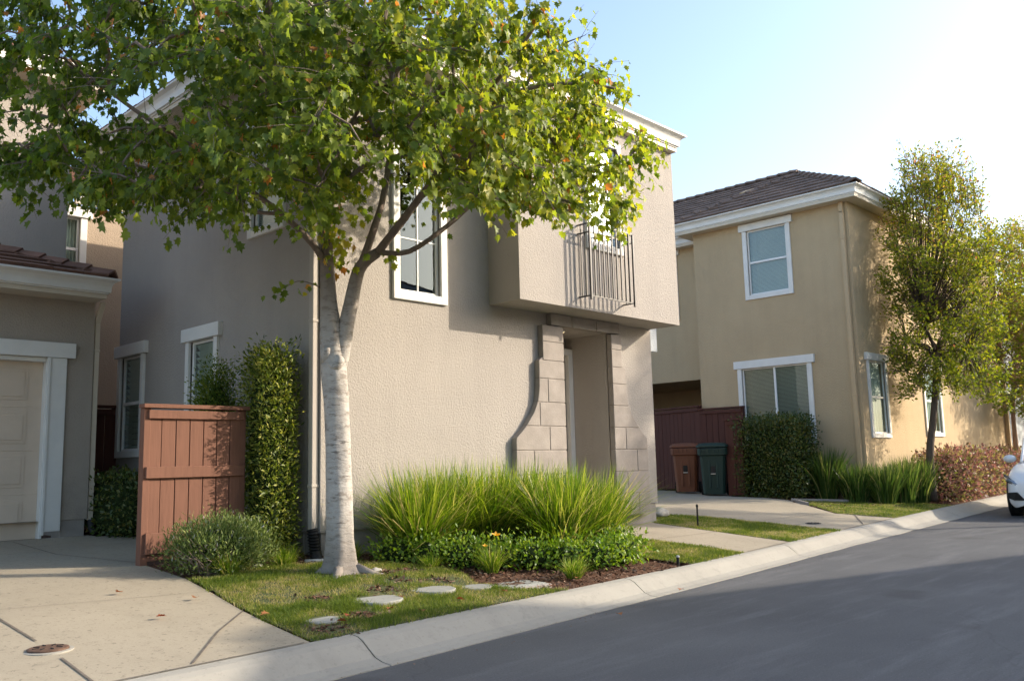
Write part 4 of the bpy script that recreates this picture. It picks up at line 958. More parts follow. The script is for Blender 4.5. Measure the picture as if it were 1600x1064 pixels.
# surface roots
for a, L in ((.3, .5), (-1.0, .45), (-2.4, .4), (2.6, .35)):
    m.tube([(4.46 + math.cos(a) * .12, 6.32 + math.sin(a) * .12, .31), (4.46 + math.cos(a) * L * .6, 6.32 + math.sin(a) * L * .6, .265), (4.46 + math.cos(a + .15) * L, 6.32 + math.sin(a + .15) * L, .22)], [.05, .03, .012], 8)
m.build('trunk', MAT['bark_maple'], maple, smooth=True)
limbs = {
'L': [(4.36, 6.42, 2.98), (4.4, 6.46, 3.4), (4.44, 6.49, 3.89), (4.42, 6.5, 4.5), (4.37, 6.56, 5.3), (4.35, 6.58, 6.07), (4.35, 6.6, 6.9)],
'R1': [(4.56, 6.21, 2.86), (4.68, 6.17, 3.22), (4.81, 6.18, 3.6), (4.93, 6.2, 4.26), (5.02, 6.2, 5.06), (5.12, 6.2, 6.03)],
'R2': [(4.64, 6.06, 2.99), (4.74, 5.74, 3.31), (4.8, 5.39, 3.63), (4.91, 5.14, 4.04), (4.97, 4.78, 4.33), (5.05, 4.41, 4.72)],
'R3': [(4.64, 6.06, 2.99), (4.8, 5.82, 2.98), (5.1, 5.65, 3.23), (5.41, 5.48, 3.55), (5.77, 5.25, 3.81), (6.18, 4.98, 3.97), (6.38, 4.76, 3.99)],
'L1': [(4.36, 6.42, 2.87), (4.23, 6.42, 3.05), (3.98, 6.53, 3.31), (3.69, 6.68, 3.54), (3.41, 6.83, 3.79), (2.99, 7.12, 4.11), (2.57, 7.41, 4.47), (2.16, 7.69, 4.63)],
'L2': [(4.36, 6.42, 3.1), (4.37, 6.75, 3.66), (4.27, 7.2, 4.41), (4.15, 7.6, 5.0), (4.01, 8.1, 5.65)],
'L3': [(4.4, 6.45, 3.58), (3.98, 6.24, 4.0), (3.57, 6.09, 4.39), (3.19, 5.91, 4.72), (2.87, 5.81, 5.07)],
'R4': [(4.44, 6.49, 3.89), (4.38, 5.98, 4.2), (4.28, 5.5, 4.64), (4.28, 5.07, 5.13)],
'R5': [(4.85, 6.21, 3.85), (5.5, 6.2, 4.47), (6.13, 6.1, 5.03), (6.78, 5.9, 5.51)],
'B1': [(4.44, 6.49, 3.89), (4.79, 6.7, 4.75), (5.07, 6.85, 5.6), (5.26, 7.0, 6.45)],
'F1': [(4.4, 6.46, 3.34), (3.96, 6.12, 3.63), (3.54, 5.69, 3.88), (3.18, 5.34, 4.2)],
'LL': [(3.98, 6.53, 3.31), (3.77, 6.93, 3.41), (3.54, 7.46, 3.72), (3.21, 8.09, 4.02), (2.78, 8.67, 4.23)],
'RR': [(4.91, 5.14, 4.04), (5.23, 4.81, 4.25), (5.61, 4.56, 4.34), (5.95, 4.35, 4.32)],
'S': [(4.36, 6.43, 2.67), (4.25, 6.46, 2.72), (4.13, 6.52, 2.74), (4.01, 6.62, 2.65)]}
r0 = dict(L=.056, R1=.038, R2=.038, R3=.025, L1=.031, L2=.024, L3=.022, R4=.021, R5=.02, B1=.02, F1=.02, LL=.018, RR=.017, S=.005)
nodes = []; nrad = []; par = []
for k, pts in limbs.items():
    rad = list(np.linspace(r0[k], .012 if k != 'S' else .003, len(pts))); p_, r_ = resample(pts, rad, 4)
    m = MB(); m.tube(p_, r_, 9 if k != 'S' else 6)
    m.build('limb', MAT['bark_limb'], maple, smooth=True)
    if k == 'S': continue
    for q, rr in list(zip(p_, r_))[3:]: nodes.append(tuple(q)); nrad.append(rr); par.append(-1)
# crown clusters
def zb(u): return np.interp(u, [-3.6, -3, -2, -1, -.2, .3, .9, 1.3, 2.0, 2.4, 2.75, 3.1], [3.75, 3.55, 3.35, 3.25, 3.1, 3.42, 3.5, 3.3, 3.2, 3.12, 3.5, 4.1])
HOLES = [(-1.83, 4.5, .42, .27, 1.2), (-1.35, 4.28, .26, .18, .9), (-.9, 4.75, .22, .14, .5), (1.55, 4.6, .2, .15, .5), (.3, 4.3, .2, .2, .45), (-2.3, 4.9, .3, .12, .6), (-2.0, 3.85, .2, .14, .9), (-2.65, 4.25, .4, .18, .75), (.65, 3.6, .45, .42, .75), (.85, 4.7, .2, .14, .9), (2.35, 4.95, .25, .3, .5), (-.35, 3.45, .35, .22, .5), (2.1, 3.55, .3, .2, .35), (-1.2, 3.55, .25, .2, .4), (1.5, 3.9, .25, .15, .4)]
def thin(a, b):
    return max([k * max(0, 1.25 - ((a - x) / rx_) ** 2 - ((b - z_) / ry_) ** 2) for x, z_, rx_, ry_, k in HOLES])
cl = []; tries = 0
while len(cl) < 545 and tries < 200000:
    tries += 1
    u = random.uniform(-3.7, 3.0); w = random.uniform(-2.3, 2.4); z = random.uniform(3.0, 7.4)
    if tries % 3 == 0: z = random.uniform(3.0, 4.6); u = random.uniform(-.8, 3.0)
    if tries % 7 == 0: z = random.uniform(3.0, 3.6); u = random.uniform(1.2, 2.6)
    if tries % 11 == 0: z = random.uniform(3.1, 4.2); u = random.uniform(-3.6, -1.2)
    zc = 4.3; rz_ = 3.2 if z > zc else 9
    kf = 7.56 / (7.56 + w); us, zs = u * kf, 1.15 + (z - 1.15) * kf
    ur = float(np.interp(zs, [3.0, 3.6, 4.0, 4.5, 5.2, 7.5], [2.45, 2.8, 2.7, 2.45, 2.4, 1.6]))     # right-hand reach of the crown by height
    e = (max(us, 0) / ur) ** 2 + (min(us, 0) / 3.7) ** 2 + ((w + .05) / 2.25) ** 2 + ((z - zc) / rz_) ** 2
    if e > 1: continue
    if zs < float(zb(us)) + .14: continue
    rr = math.sqrt(e)
    if rr < .35 and random.random() < .6: continue
    p = TB + tr_ * u + ta_ * w; p[2] = z
    if p[0] > 4.6 and p[1] > 6.75 and z < 6.2: continue
    if p[0] > 4.5 and p[1] > 7.0: continue
    if thin(us, zs) > random.random(): continue
    if u > 0.2 and w > .6 and z < 4.3: continue
    if any((p[0] - q[0]) ** 2 + (p[1] - q[1]) ** 2 + (p[2] - q[2]) ** 2 < .07 for q in cl): continue
    cl.append(p)
cl.sort(key=lambda p: math.hypot(p[0] - 4.45, p[1] - 6.3) + .4 * abs(p[2] - 4))
paths = []; leafseg = []
NA = [np.array(q) for q in nodes]
centre = np.array([4.45, 6.3, 3.9])
for p in cl:
    A = np.array(NA); d = np.linalg.norm(A - p, axis=1); out = np.linalg.norm(A - centre, axis=1); dp = np.linalg.norm(p - centre)
    cost = d + np.maximum(0, out - dp + .1) * 1.5; j = int(cost.argmin()); a = NA[j]; L = d[j]
    idx = [j]; steps = max(2, int(L / .22)); side = norm(rng.normal(0, 1, 3)) * L * .08
    pts = [a]
    for s in range(1, steps + 1):
        t = s / steps; q = a * (1 - t) + p * t + side * math.sin(t * math.pi) + np.array([0, 0, .10 * L * math.sin(t * math.pi)])
        pts.append(q); NA.append(q); par.append(idx[-1]); nrad.append(0); idx.append(len(NA) - 1)
    paths.append(idx); leafseg.append(pts)
cnt = [0] * len(NA)
for idx in paths:
    j = idx[-1]; 
    while j != -1 and par[j] != -1: cnt[j] += 1; j = par[j]
m = MB()
for idx in paths:
    pr = [(.0035 + .0042 * math.sqrt(max(cnt[i], 1))) if par[i] != -1 else min(nrad[i], .004 + .0042 * math.sqrt(cnt[idx[1]] + 1)) for i in idx]
    pr[-1] = .002; m.tube([NA[i] for i in idx], pr, 5, caps=False)
LP = []; LT = []; LN = []; 
for pts in leafseg:
    pts = np.array(pts); tail = pts[-min(len(pts), 4):]; tip = tail[-1]; dirn = norm(tip - tail[0])
    subs = [(tail[0], tip + dirn * .1, 20)]
    for s in range(5):
        b = tail[0] + (tip - tail[0]) * random.uniform(.15, 1.0); dd = norm(dirn * .7 + rng.normal(0, .75, 3) + np.array([0, 0, -.12])); subs.append((b, b + dd * random.uniform(.2, .42), 12))
    for a, b, nl in subs:
        m.tube([a, (a + b) / 2 + np.array([0, 0, .015]), b], [.003, .0022, .0012], 3, caps=False)
        dd = norm(b - a)
        for q in range(nl):
            t = (q + random.random()) / nl; pos = a + (b - a) * t; o = norm(np.cross(dd, rng.normal(0, 1, 3)))
            pet = o * random.uniform(.02, .06) + np.array([0, 0, -random.uniform(.005, .035)])
            LP.append(pos + pet); outw = norm((pos - centre) * [1, 1, .3])
            LT.append(o * .35 + outw * .25 + np.array([0, 0, -.75]) + rng.normal(0, .32, 3)); LN.append(outw * .6 + np.array([0, 0, .6]) + rng.normal(0, .45, 3))
m.build('branches', MAT['bark_limb'], maple)
# lone sprays low on the trunk
for c, nl in (((4.03, 6.6, 2.66), 9), ((4.15, 6.5, 2.74), 6), ((4.36, 6.3, 2.95), 24), ((4.40, 6.3, 3.15), 30), ((4.15, 6.4, 3.2), 16), ((3.9, 6.5, 3.25), 14), ((4.75, 6.0, 3.35), 14), ((4.66, 6.0, 2.95), 10), ((4.5, 6.2, 3.3), 14), ((5.0, 5.7, 3.2), 8)):
    for q in range(nl):
        LP.append(np.array(c) + rng.normal(0, .07, 3)); LT.append(np.array([0, 0, -.9]) + rng.normal(0, .35, 3)); LN.append(np.array([-.5, -.6, .5]) + rng.normal(0, .4, 3))
LP, LT, LN = map(np.array, (LP, LT, LN)); n = len(LP)
kf = 7.56 / (7.56 + (LP - TB) @ ta_); tv = np.array([thin(a, b) for a, b in zip((LP - TB) @ tr_ * kf, 1.15 + (LP[:, 2] - 1.15) * kf)])
k_ = rng.random(n) > np.clip(tv, 0, .93); LP, LT, LN = LP[k_], LT[k_], LN[k_]
ok = ~((LP[:, 0] > 4.85) & (LP[:, 1] > 7.2) & (LP[:, 2] < 5.7)) & ~((LP[:, 0] > 7.1) & (LP[:, 1] > 6.75)); LP, LT, LN = LP[ok], LT[ok], LN[ok]; n = len(LP)
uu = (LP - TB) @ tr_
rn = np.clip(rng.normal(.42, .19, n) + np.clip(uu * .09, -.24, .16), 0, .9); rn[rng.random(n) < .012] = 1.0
low = (np.hypot(LP[:, 0] - 4.4, LP[:, 1] - 6.35) < .25) & (LP[:, 2] < 3.35); rn[low] = rng.uniform(.4, 1.0, low.sum())
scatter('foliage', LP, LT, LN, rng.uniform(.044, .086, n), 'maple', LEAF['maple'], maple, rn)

# ------------------------------------------------------------------ generic plants
def core_mesh(name, parent, c, r, mat, seg=20, boxy=.5, amp=.06):
    m = MB(); rings = 12; cx, cy, cz = c; b = len(m.v)
    for i in range(rings + 1):
        th = math.pi * i / rings
        for k in range(seg):
            ph = 2 * math.pi * k / seg; d = Vector((math.sin(th) * math.cos(ph), math.sin(th) * math.sin(ph), math.cos(th)))
            mx = max(abs(d.x), abs(d.y), abs(d.z)); f = (1 - boxy) + boxy / mx; f *= 1 + amp * (math.sin(ph * 5 + th * 3) + math.sin(ph * 3 - th * 7)) * .5
            m.v.append((cx + d.x * r[0] * f, cy + d.y * r[1] * f, cz + d.z * r[2] * f))
    for i in range(rings):
        for k in range(seg): a = b + i * seg + k; q = b + i * seg + (k + 1) % seg; m.f.append([a, q, q + seg, a + seg]); m.mi.append(0)
    return m.build(name, mat, parent, smooth=True)
def hedge(name, loc, r, label, n, size, tpl, leaf, cat='hedge', boxy=.85, core='core', depth=.22, up=.3, group=None, rough=.05, rz=0, lump=.0, coref=.86):
    """clipped or loose shrub: leaves through the outer shell of a rounded box, dark twiggy heart"""
    x, y, z = loc; e = empty(name, (x, y, z - r[2]), label, cat, group, rz)
    WLOC[e.name] = Vector((x, y, z - r[2])); d = norm(rng.normal(0, 1, (n, 3))); mx = np.abs(d).max(1)
    p = 12.0 if boxy > .85 else 7.0 if boxy > .7 else (4.0 if boxy > .4 else 2.2)
    # uniform-ish over a superellipsoid
    q = rng.uniform(-1, 1, (n * 2, 3)); f = (np.abs(q) ** p).sum(1) ** (1 / p); q = q[f < 1.0]; f = f[f < 1.0]
    kk = rng.random(len(q)) < np.clip((f - .35) * 2, .08, 1); q = q[kk]; f = f[kk]
    push = np.clip(rng.normal(1 - depth * .35, depth * .5, len(q)), .55, 1.12)
    q = q / f[:, None] * push[:, None]; q = q[:n]; 
    lum = 1 + lump * (np.sin(q[:, 0] * 6 + q[:, 2] * 4 + x) + np.sin(q[:, 1] * 5 - q[:, 2] * 6 + y)) * .5
    nr = norm(q * np.array([1 / r[0], 1 / r[1], 1 / r[2]])); P = q * np.array(r) * lum[:, None] + rng.normal(0, rough, q.shape) * .5
    T = nr * .7 + rng.normal(0, .6, q.shape) + [0, 0, up]; Nn = nr + rng.normal(0, .6, q.shape) + [0, 0, .4]
    P = P + np.array([x, y, z])
    k = P[:, 2] > zg(x, y) + .01; P, T, Nn = P[k], T[k], Nn[k]
    scatter('foliage', P, T, Nn, rng.uniform(size * .65, size * 1.25, len(P)), tpl, leaf, e)
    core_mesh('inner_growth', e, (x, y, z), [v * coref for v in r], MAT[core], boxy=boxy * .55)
    return e
def clump(name, x, y, n, L, spread, width, leaf, label, cat='ornamental grass', group=None, rbase=.16, curve=.6, lmin=.55, zoff=0):
    z = zg(x, y) + zoff; e = empty(name, (x, y, z), label, cat, group)
    a = rng.uniform(0, 2 * math.pi, n); rr = rbase * np.sqrt(rng.random(n)); P = np.stack([x + rr * np.cos(a), y + rr * np.sin(a), np.full(n, z)], 1)
    lm = np.abs(rng.normal(0, spread, n)) + .05; a2 = a + rng.normal(0, .5, n); lean = np.stack([lm * np.cos(a2), lm * np.sin(a2), np.zeros(n)], 1)
    length = L * rng.uniform(lmin, 1.08, n)
    blades('blades', P, lean, length, width, leaf, e, curve)
    return e

# tall grass beside the front wall
tg = [(5.62, 6.72, .88, 'tall bright grass clump nearest the maple, at the left end of the row'), (6.05, 6.82, .9, 'second tall grass clump from the maple, against the wall'),
      (6.5, 6.72, .93, 'tall grass clump in the middle of the row under the plain wall'), (6.95, 6.62, .92, 'tall grass clump in front of the left stone surround'),
      (7.45, 6.6, .86, 'tall grass clump in front of the front door'), (6.95, 6.05, .9, 'large round tall grass clump nearest the kerb'), (7.5, 6.1, .88, 'tall grass clump at the right end, arching over the path')]
for x, y, L, lb in tg: clump('grass_clump', x, y, 1500, L * 1.07, .46, .0135, LEAF['blade'], lb, group='tall grass clumps along the front wall', rbase=.22, curve=.7, lmin=.4)
# glossy low shrubs
sh = [(5.28, 6.62), (5.48, 6.38), (5.62, 6.1), (5.85, 5.88), (6.1, 5.68), (6.35, 5.48), (6.62, 5.35), (6.95, 5.35), (7.3, 5.55), (7.6, 5.9)]
for i, (x, y) in enumerate(sh):
    lb = ['low glossy shrub closest to the maple trunk, at the end of the row', 'low glossy shrub second from the maple end of the row', 'low glossy shrub behind the narrow tuft nearest the lawn', 'low glossy shrub beside the yellow flower', 'low glossy shrub right of the yellow flower', 'low glossy shrub just behind the utility cover', 'low glossy shrub touching the grassy tuft by the kerb', 'low glossy shrub nearest the kerb', 'low glossy shrub at the right end beside the lawn strip', 'low glossy shrub trailing onto the front path'][i]
    hedge('low_shrub', (x, y, zg(x, y) + .10), (.21, .21, .15), lb, 1100, .040, 'oval', LEAF['shrub'], 'shrub', boxy=.2, group='low glossy shrubs in the kerb bed', rough=.1, depth=.5, lump=.22, coref=.66)
# small tufts
tf = [(4.98, 6.92, .22, 'small yellow green tuft beside the maple trunk'), (5.28, 6.15, .16, 'small tuft at the back edge of the lawn'), (5.62, 5.72, .30, 'bushy tuft left of the utility cover'), (6.0, 5.1, .22, 'small tuft at the kerb in front of the shrubs'),
      (4.42, 7.1, .20, 'small tuft below the tall hedge'), (3.72, 6.86, .27, 'grassy tuft at the foot of the juniper bush'), (4.3, 6.98, .16, 'tiny tuft between juniper and maple')]
for x, y, L, lb in tf: clump('grass_tuft', x, y, 260, L, .55, .006, LEAF['blade'], lb, 'grass tuft', 'small grass tufts in the beds', rbase=.06, curve=.7)
# flowers
for (x, y, z, lb) in ((5.78, 5.82, .50, 'single yellow orange flower above the low shrubs'), (5.62, 5.80, .42, 'small orange flower left of the yellow one')):
    e = empty('flower', (x, y, zg(x, y)), lb, 'flower'); c = np.array([x, y, z]); a = np.linspace(0, 2 * math.pi, 7)[:-1]; s_ = .05 if z > .45 else .03
    T = np.stack([np.cos(a) * .8, np.sin(a) * .8, np.full(6, .35)], 1) + np.array([-.2, -.5, 0]); scatter('petals', np.repeat(c[None], 6, 0), T, np.repeat(np.array([[-.3, -.6, .7]]), 6, 0), s_, 'oval', LEAF['petal'], e)
    m = MB(); m.tube([(x, y, zg(x, y)), (x + .01, y, z)], .003, 5); m.build('stem', LEAF['shrub'], e)

# hedges
hedge('column_hedge', (4.57, 7.70, 1.28), (.165, .25, .95), 'tall narrow clipped hedge column beside the downspout', 15000, .048, 'slim', LEAF['hedge'], boxy=.9, depth=.24, rough=.05, lump=.05)
hedge('column_hedge', (4.44, 8.5, 1.2), (.19, .19, .93), 'feathery rounded hedge top showing above the red fence', 16000, .038, 'slim', LEAF['fir'], boxy=.5, depth=.3, rough=.06, up=.5, lump=.07)
hedge('low_hedge', (4.5, 10.9, .72), (.3, .75, .4), 'low dark clipped hedge in the shaded side yard', 3800, .05, 'oval', LEAF['hedge_dark'], boxy=.9, depth=.2)
hedge('box_hedge', (16.8, 8.76, 1.08), (.48, .64, .8), 'big clipped box hedge in front of the slider window', 18000, .055, 'oval', LEAF['hedge_dark'], boxy=.9, depth=.25, rough=.08, lump=.04)
for i, (x0, x1) in enumerate(((19.0, 20.9), (20.9, 23.0), (23.0, 25.5), (25.5, 29))):
    xm = (x0 + x1) / 2; ym = yk(xm) + .42
    hedge('red_hedge', (xm, ym, .62), ((x1 - x0) / 2 + .1, .36, .5), ['red purple hedge section nearest the flax clumps', 'red purple hedge section right of the first one, under the tree', 'red purple hedge section behind the white car bonnet', 'farthest red purple hedge section past the white car'][i], 6500, .075, 'oval', LEAF['red'], boxy=.75, core='core_red', group='red leaved hedge along the kerb', rough=.12, depth=.3, lump=.06, rz=0)
# juniper bush
jb = hedge('juniper_bush', (3.80, 7.15, .49), (.40, .36, .23), 'low grey green spreading bush at the foot of the red fence', 15000, .04, 'thin', LEAF['rosemary'], 'bush', boxy=.35, depth=.35, rough=.08, up=.9, lump=.1, coref=.72)
m = MB()
for k in range(38):
    a = random.uniform(2.6, 5.2); x0, y0, z0 = 3.6 + random.uniform(-.05, .25), 7.0 + random.uniform(-.1, .12), .3
    p = [(x0, y0, z0)]; 
    for s in range(4): l_ = p[-1]; p.append((l_[0] + math.cos(a) * .06 + random.uniform(-.03, .03), l_[1] + math.sin(a) * .035 + random.uniform(-.03, .03), l_[2] + random.uniform(.01, .09)))
    m.tube(p, [.008, .006, .005, .004, .002], 5)
m.build('bare_stems', MAT['bark_limb'], jb)
# right side flax clumps
fx = [(17.15, 7.95, 1.1, 'dark flax clump beside the box hedge'), (17.15, 7.35, .8, 'low flax clump at the tan house corner'), (17.4, 6.9, .8, 'sunlit flax clump right of the downspout'), (17.95, 6.75, .92, 'tall sunlit flax clump in the middle of the group'), (18.45, 6.65, .95, 'sunlit flax clump touching the red hedge')]
for x, y, L, lb in fx: clump('flax_clump', x, y, 700, L, .3, .022, LEAF['blade_dark'], lb, 'flax', 'flax clumps at the tan house corner', rbase=.2, curve=.5)
m = MB()
for p, q in (((14.45, 6.5), (16.1, 8.15)), ((16.1, 8.15), (17.3, 7.2))):
    n = 8
    for i in range(n):
        a = Vector(p).lerp(Vector(q), i / n); b = Vector(p).lerp(Vector(q), (i + 1) / n); d = (b - a).normalized() if True else None
        nx, ny = -d.y * .02, d.x * .02; za, zb_ = zg(*a) + .05, zg(*b) + .05
        if p[0] < 15 and i < 5: continue
        m.hexa([(a.x - nx, a.y - ny, za - .1), (b.x - nx, b.y - ny, zb_ - .1), (b.x + nx, b.y + ny, zb_ - .1), (a.x + nx, a.y + ny, za - .1), (a.x - nx, a.y - ny, za), (b.x - nx, b.y - ny, zb_), (b.x + nx, b.y + ny, zb_), (a.x + nx, a.y + ny, za)])
tag(m.build('lawn_edging', MAT['plinth']), 'thin grey brown edging board around the far lawn patch', 'edging')

# ------------------------------------------------------------------ street trees
def street_tree(name, x, y, z0, trunk_pts, trunk_r, centre, rad, n_cl, per, size, leaf, bark, label, clip=None, shoots=0, tpl='oval', group=None):
    e = empty(name, (x, y, z0), label, 'tree', group)
    m = MB(); tp, tr2 = resample(trunk_pts, list(np.linspace(trunk_r, trunk_r * .55, len(trunk_pts))), 4); m.tube(tp, tr2, 12); m.build('trunk', bark, e, smooth=True)
    top = Vector(trunk_pts[-1]); c = np.array(centre); r = np.array(rad); pts = []; t = 0
    while len(pts) < n_cl and t < 60000:
        t += 1; q = rng.uniform(-1, 1, 3); w = 1 - .62 * max(q[2], 0) - .25 * max(-q[2], 0)
        if (q[0] / w) ** 2 + (q[1] / w) ** 2 > 1 or random.random() > .35 + .65 * np.linalg.norm(q): continue
        p = c + q * r
        if clip and clip(p): continue
        pts.append(p)
    m = MB(); LP = []; LT = []; LN = []
    k = 0; hubs = [np.array(top) + (np.array(c) - np.array(top)) * random.uniform(.1, .5) + rng.normal(0, .2, 3) * r * [1, 1, .3] for _ in range(7)]
    for h in hubs: m.tube([top - Vector((0, 0, .1)), (np.array(top) + h) / 2 + rng.normal(0, .04, 3), h], [trunk_r * .45, trunk_r * .32, trunk_r * .2], 7, caps=False)
    for p in pts:
        h = min(hubs + [np.array(top)], key=lambda q: np.linalg.norm(q - p) + (1.0 if q[2] > p[2] else 0)); mid = (h + p) / 2 + np.array([0, 0, .08]); m.tube([h, mid, p], [trunk_r * .15, trunk_r * .09, .004], 4, caps=False)
        d0 = norm((p - c) * [1, 1, .6] / r + [0, 0, .8])
        for s in range(4):
            dd = norm(d0 + rng.normal(0, .5, 3)); l_ = random.uniform(.25, .5) * min(r[0], 1.6) / 1.3; b = p + dd * l_; m.tube([p, b], [.006, .002], 3, caps=False)
            for q in range(per // 4):
                f = random.random(); o = norm(rng.normal(0, 1, 3)); LP.append(p + dd * l_ * f + o * .05); LT.append(o * .8 + dd * .4 + rng.normal(0, .3, 3)); LN.append(rng.normal(0, .6, 3) + [0, 0, .8])
    for s in range(shoots):
        a = random.uniform(0, 6.28); q = random.uniform(.1, .8); b = c + np.array([math.cos(a) * q, math.sin(a) * q, 0]) * r + np.array([0, 0, r[2] * (1 - q * .55) * .75]); h_ = random.uniform(.5, 1.15); dv = np.array([random.uniform(-.12, .12), random.uniform(-.12, .12), 1]) * h_
        if clip and clip(b): continue
        m.tube([b, b + dv], [.008, .002], 4, caps=False)
        for q_ in range(34): f = random.random(); o = norm(rng.normal(0, 1, 3) * [1, 1, .4]); LP.append(b + dv * f + o * .03); LT.append(o * .7 + np.array([0, 0, .6])); LN.append(rng.normal(0, .6, 3) + [0, 0, .6])
    m.build('branches', bark, e)
    LP, LT, LN = map(np.array, (LP, LT, LN))
    if clip: k = np.array([not clip(p) for p in LP]); LP, LT, LN = LP[k], LT[k], LN[k]
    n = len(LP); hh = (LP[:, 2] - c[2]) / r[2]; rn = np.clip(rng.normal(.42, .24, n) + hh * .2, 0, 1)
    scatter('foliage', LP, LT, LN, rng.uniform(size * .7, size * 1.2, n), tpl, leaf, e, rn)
clip4 = lambda p: p[1] > 7.0 and p[2] < 7.0 and p[0] > 17.0
street_tree('street_tree', 18.6, 6.42, .25, [(18.6, 6.42, .2), (18.62, 6.42, 1.1), (18.85, 6.36, 1.9), (19.05, 6.33, 2.6), (19.1, 6.3, 3.2)], .085, (19.2, 6.15, 4.75), (1.4, 1.3, 2.55), 460, 66, .066, LEAF['myrtle'], MAT['bark_dark'],
            'upright street tree with yellow green leaves before the tan house', clip4, 60)
street_tree('street_tree', 26.6, 6.95, .3, [(26.6, 6.95, .2), (26.55, 6.93, 1.4), (26.5, 6.9, 2.2), (26.6, 6.8, 3.0)], .075, (26.8, 6.5, 4.6), (2.0, 1.9, 2.6), 420, 60, .08, LEAF['myrtle'], MAT['bark_warm'],
            'second street tree with warm brown stems at the right edge', clip4, 26)
street_tree('street_tree', 36.0, 8.3, .3, [(36, 8.3, .2), (36, 8.3, 1.6), (36.1, 8.2, 3.0)], .09, (36.2, 8.2, 5.2), (2.6, 2.4, 3.0), 240, 44, .12, LEAF['myrtle'], MAT['bark_dark'],
            'farthest street tree beyond the second one at the right edge', None, 14)
street_tree('street_tree', 23.9, -2.6, .0, [(23.9, -2.6, 0), (23.9, -2.6, 3.0), (23.9, -2.55, 5.6)], .12, (23.95, -2.5, 8.0), (1.5, 1.5, 2.1), 210, 44, .12, LEAF['maple'], MAT['bark_dark'],
            'street tree across the road that shades the front door', None, 0)

# ------------------------------------------------------------------ small things
x, y = 11.1, 7.75; z = zg(x, y)
m = MB(); b = len(m.v)
import bmesh
bm = bmesh.new(); bmesh.ops.create_icosphere(bm, subdivisions=3, radius=1)
for v in bm.verts:
    f = 1 + .18 * math.sin(v.co.x * 4 + 1) * math.cos(v.co.y * 3) + .08 * math.sin(v.co.z * 9 + v.co.x * 7); v.co = Vector((v.co.x * .2 * f + x, v.co.y * .13 * f + y, v.co.z * .085 * f + z + .05))
me = bpy.data.meshes.new('pale_rock'); bm.to_mesh(me); bm.free(); tag(link_mesh(me, 'pale_rock', MAT['rock'], None, smooth=True), 'pale rock lying on the grass strip by the far driveway', 'rock')
e = empty('garden_stake', (10.5, 6.7, zg(10.5, 6.7)), 'thin black garden stake standing on the grass strip edge', 'stake')
zz = zg(10.5, 6.7); m = MB(); m.tube([(10.5, 6.7, zz - .05), (10.5, 6.7, zz + .26)], .012, 10); m.build('stem', MAT['black'], e); m = MB(); m.lathe((10.5, 6.7, zz + .26), [(.012, 0), (.018, .005), (.016, .03), (.004, .04)], 12); m.build('cap', MAT['black'], e)
e = empty('sprinkler_head', (7.42, 4.98, zg(7.42, 4.98)), 'short sprinkler head at the kerb edge of the mulch bed', 'sprinkler')
zz = zg(7.42, 4.98); m = MB(); m.tube([(7.42, 4.98, zz - .03), (7.42, 4.98, zz + .07)], .015, 12); m.build('riser', MAT['black'], e); m = MB(); m.lathe((7.42, 4.98, zz + .07), [(.018, 0), (.018, .012), (.006, .02)], 12); m.build('nozzle', MAT['pipe'], e)
m = MB(); m.tube([(4.55, 7.02, .315), (4.75, 6.95, .31), (4.98, 6.9, .30)], .022, 10); tag(m.build('drain_pipe', MAT['pipe'], smooth=True), 'short grey drain pipe lying on the soil behind the maple', 'pipe')
for i, (x, y, a) in enumerate(((4.1, 7.05, .3), (4.78, 6.98, 1.0), (4.72, 6.2, .2))):
    zz = zg(x, y) + mound(x, y); bm = bmesh.new(); bmesh.ops.create_icosphere(bm, subdivisions=2, radius=1)
    for v in bm.verts: f = 1 + .2 * math.sin(v.co.x * 5 + i) * math.cos(v.co.y * 4); v.co = Vector((v.co.x * .055 * f + x, v.co.y * .035 * f + y, v.co.z * .024 * f + zz + .01))
    me = bpy.data.meshes.new('garden_stone'); bm.to_mesh(me); bm.free()
    tag(link_mesh(me, 'garden_stone', MAT['rock'], None, smooth=True), ['small pale stone at the foot of the juniper bush', 'flat pale stone by the drain pipe', 'small stone right of the maple roots'][i], 'stone')
fl = [(3.42, 4.9), (3.55, 4.98), (3.95, 5.0), (4.25, 5.28), (4.5, 4.95), (3.2, 5.35), (3.05, 6.1), (5.0, 4.98), (3.62, 4.86), (4.05, 4.83), (2.6, 5.7), (5.9, 4.98), (1.4, 5.0), (2.75, 6.6), (7.1, 4.75), (5.3, 4.1), (6.6, 4.4)]
FLL = ['red fallen leaf at the lawn corner nearest the kerb joint', 'fallen leaf just above the lawn corner', 'fallen leaf in the grass below the largest stepping stone', 'red fallen leaf touching the right edge of the largest stepping stone',
 'fallen leaf at the lawn edge midway along the kerb', 'fallen leaf on the lawn edge beside the diagonal driveway joint', 'fallen leaf at the driveway edge of the lawn, nearest the juniper', 'fallen leaf at the kerb below the utility cover', 'fallen leaf against the kerb right of the lawn corner',
 'fallen leaf on top of the kerb below the stepping stones', 'fallen leaf lying on the open driveway', 'fallen leaf in the mulch at the kerb', 'fallen leaf on the driveway near the drain cover', 'fallen leaf on the upper driveway near the tree shadow', 'fallen leaf on the kerb by the sprinkler', 'fallen leaf on the asphalt nearest the viewpoint', 'fallen leaf in the gutter on the asphalt']
for i, (x, y) in enumerate(fl):
    z = (zg(x, y) if y > yk(x) else .14 if y > yk(x) - .1 else .02) + .03
    P = np.array([[x, y, z]]); a = random.uniform(0, 6.28)
    o = scatter('fallen_leaf', P, np.array([[math.cos(a), math.sin(a), .1]]), np.array([[.1, .1, 1.0]]) + rng.normal(0, .2, (1, 3)), .062, 'maple', LEAF['fallen'], None)
    tag(o, FLL[i], 'leaf', 'fallen leaves near the kerb')

